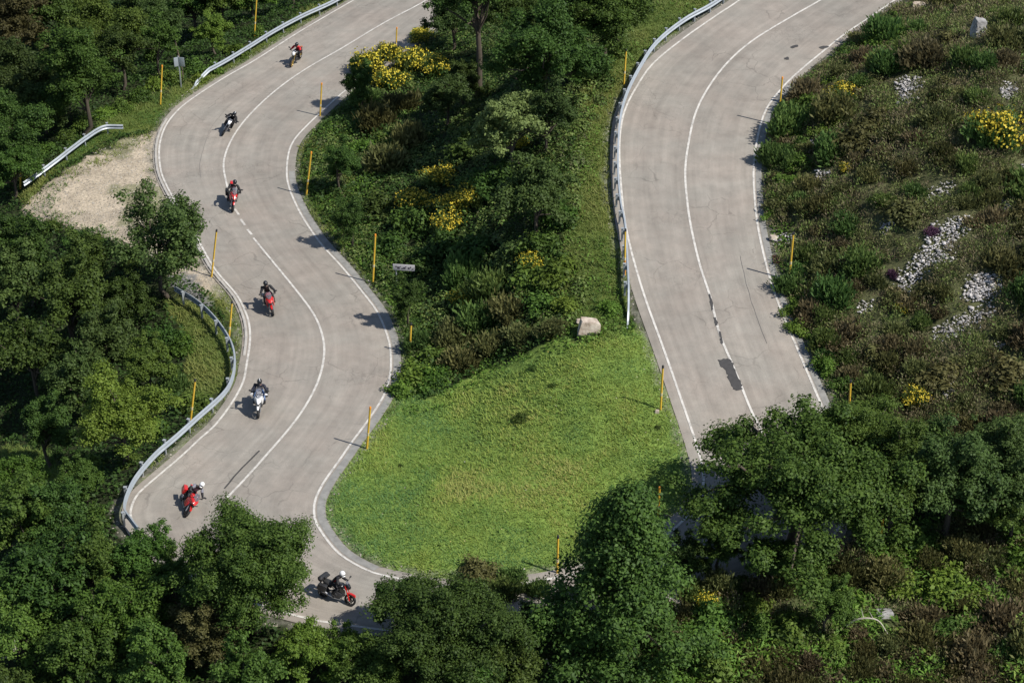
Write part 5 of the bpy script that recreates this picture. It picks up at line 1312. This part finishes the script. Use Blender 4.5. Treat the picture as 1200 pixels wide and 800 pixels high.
def place_pair(bike, rid, px, py, dpx, dpy, lean, size=.94):
    a = roadpt(px, py); b_ = roadpt(px + dpx * .4, py + dpy * .4); c = roadpt(px - dpx * .4, py - dpy * .4); d = b_ - c; yaw = math.atan2(d[1], d[0]); pit = -math.atan2(d[2], math.hypot(d[0], d[1]))
    M = Matrix.Translation(Vector(a) + Vector((0, 0, .004))) @ Matrix.Rotation(yaw, 4, 'Z') @ Matrix.Rotation(pit, 4, 'Y') @ Matrix.Rotation(math.radians(-lean), 4, 'X') @ Matrix.Scale(size, 4)
    bike.matrix_world = M; rid.matrix_world = M

RIDES = [
 (dict(style='naked', body=BLK, accent=ORNG, cowl=WHT, rim=RIMG, fork=RIMG, guard=BLK, label='white-fronted orange and black naked motorcycle farthest up the left road'), ('sport', 'rider in a red leather jacket and black helmet, farthest up the left road', C_RED, C_BLACK, C_RED, C_RED, BLK, VISOR, False, None), (346,74,-34,34,10)),
 (dict(style='naked', body=BLK, accent=BLK, cowl=WHT, rim=RIMB, mirror=PLAS, guard=BLK, arm=PLAS, label='black naked motorcycle with a white headlamp leaning beside the centre line'), ('sport', 'rider all in black leaning into the upper bend, second from the top', C_BLACK, C_BLACK, C_BLACK, C_BLACK, BLK, VISOR, False, WHT), (264,153,-22,34,30)),  # white band on this black helmet is a painted glint
 (dict(style='adventure', body=RED, accent=RED, rim=RIMB, cases=(1,-1), casem=PLAS, topcase=RED, label='red touring motorcycle with a red top case crossing the broken centre line'), ('upright', 'rider in black on the red motorcycle with the red top case', C_BLACK, C_BLACK, C_GREY, C_BLACK, BLK), (271,242,6,36,12)),
 (dict(style='sport', body=RED, accent=RED, rim=RIMB, screen=SCREEN, label='red fully faired motorcycle in the middle of the left lane, fourth from the top'), ('upright', 'rider in a black jacket sitting upright, fourth from the top, leaning slightly left', C_BLACK, C_BLACK, C_BLACK, C_BLACK, BLK), (318,362,11,36,-7)),
 (dict(style='adventure', body=WHT, accent=WHT, nose=WHT, rim=RIMB, hguard=WHT, mirror=PLAS, cases=(1,-1), casem=PLAS, framem=PLAS, label='white-beaked adventure motorcycle with dark panniers and white hand guards'), ('upright', 'rider in a navy jacket with pale chest panel and blue jeans', C_NAVY, C_JEAN, C_GREY, C_NAVY, BLK, VISOR, False, WHT), (304,480,-5,36,4)),
 (dict(style='sport', body=RED, accent=RED, rim=RIMB, cases=(1,-1), casem=RED, label='red sport touring motorcycle with red panniers, leaning steeply above the roadside tree'), ('upright', 'rider in black and grey with a white helmet leaning steeply left', C_BLACK, C_BLACK, C_GREY, C_GREY, WHT), (214,595,4,30,41,.86)),
 (dict(style='naked', body=BLK, accent=SILV, cowl=BLK, rim=RIMB, fork=RED, guard=RED, bag=True, lens=VISOR, cases=(1,-1), casem=PLAS, mirror=PLAS, pipe=ALU, label='black and red motorcycle with luggage seen side-on at the lowest bend'), ('sport', 'rider with a white helmet and red chest on the lowest motorcycle', C_BLACK, C_BLACK, C_RED, C_BLACK, WHT), (394,704,44,15,14,.84)),
]
for cfg, pr, pl_ in RIDES:
    bk = motorcycle(cfg); pp = person(*pr); place_pair(bk, pp, *pl_)
bpy.context.view_layer.update()
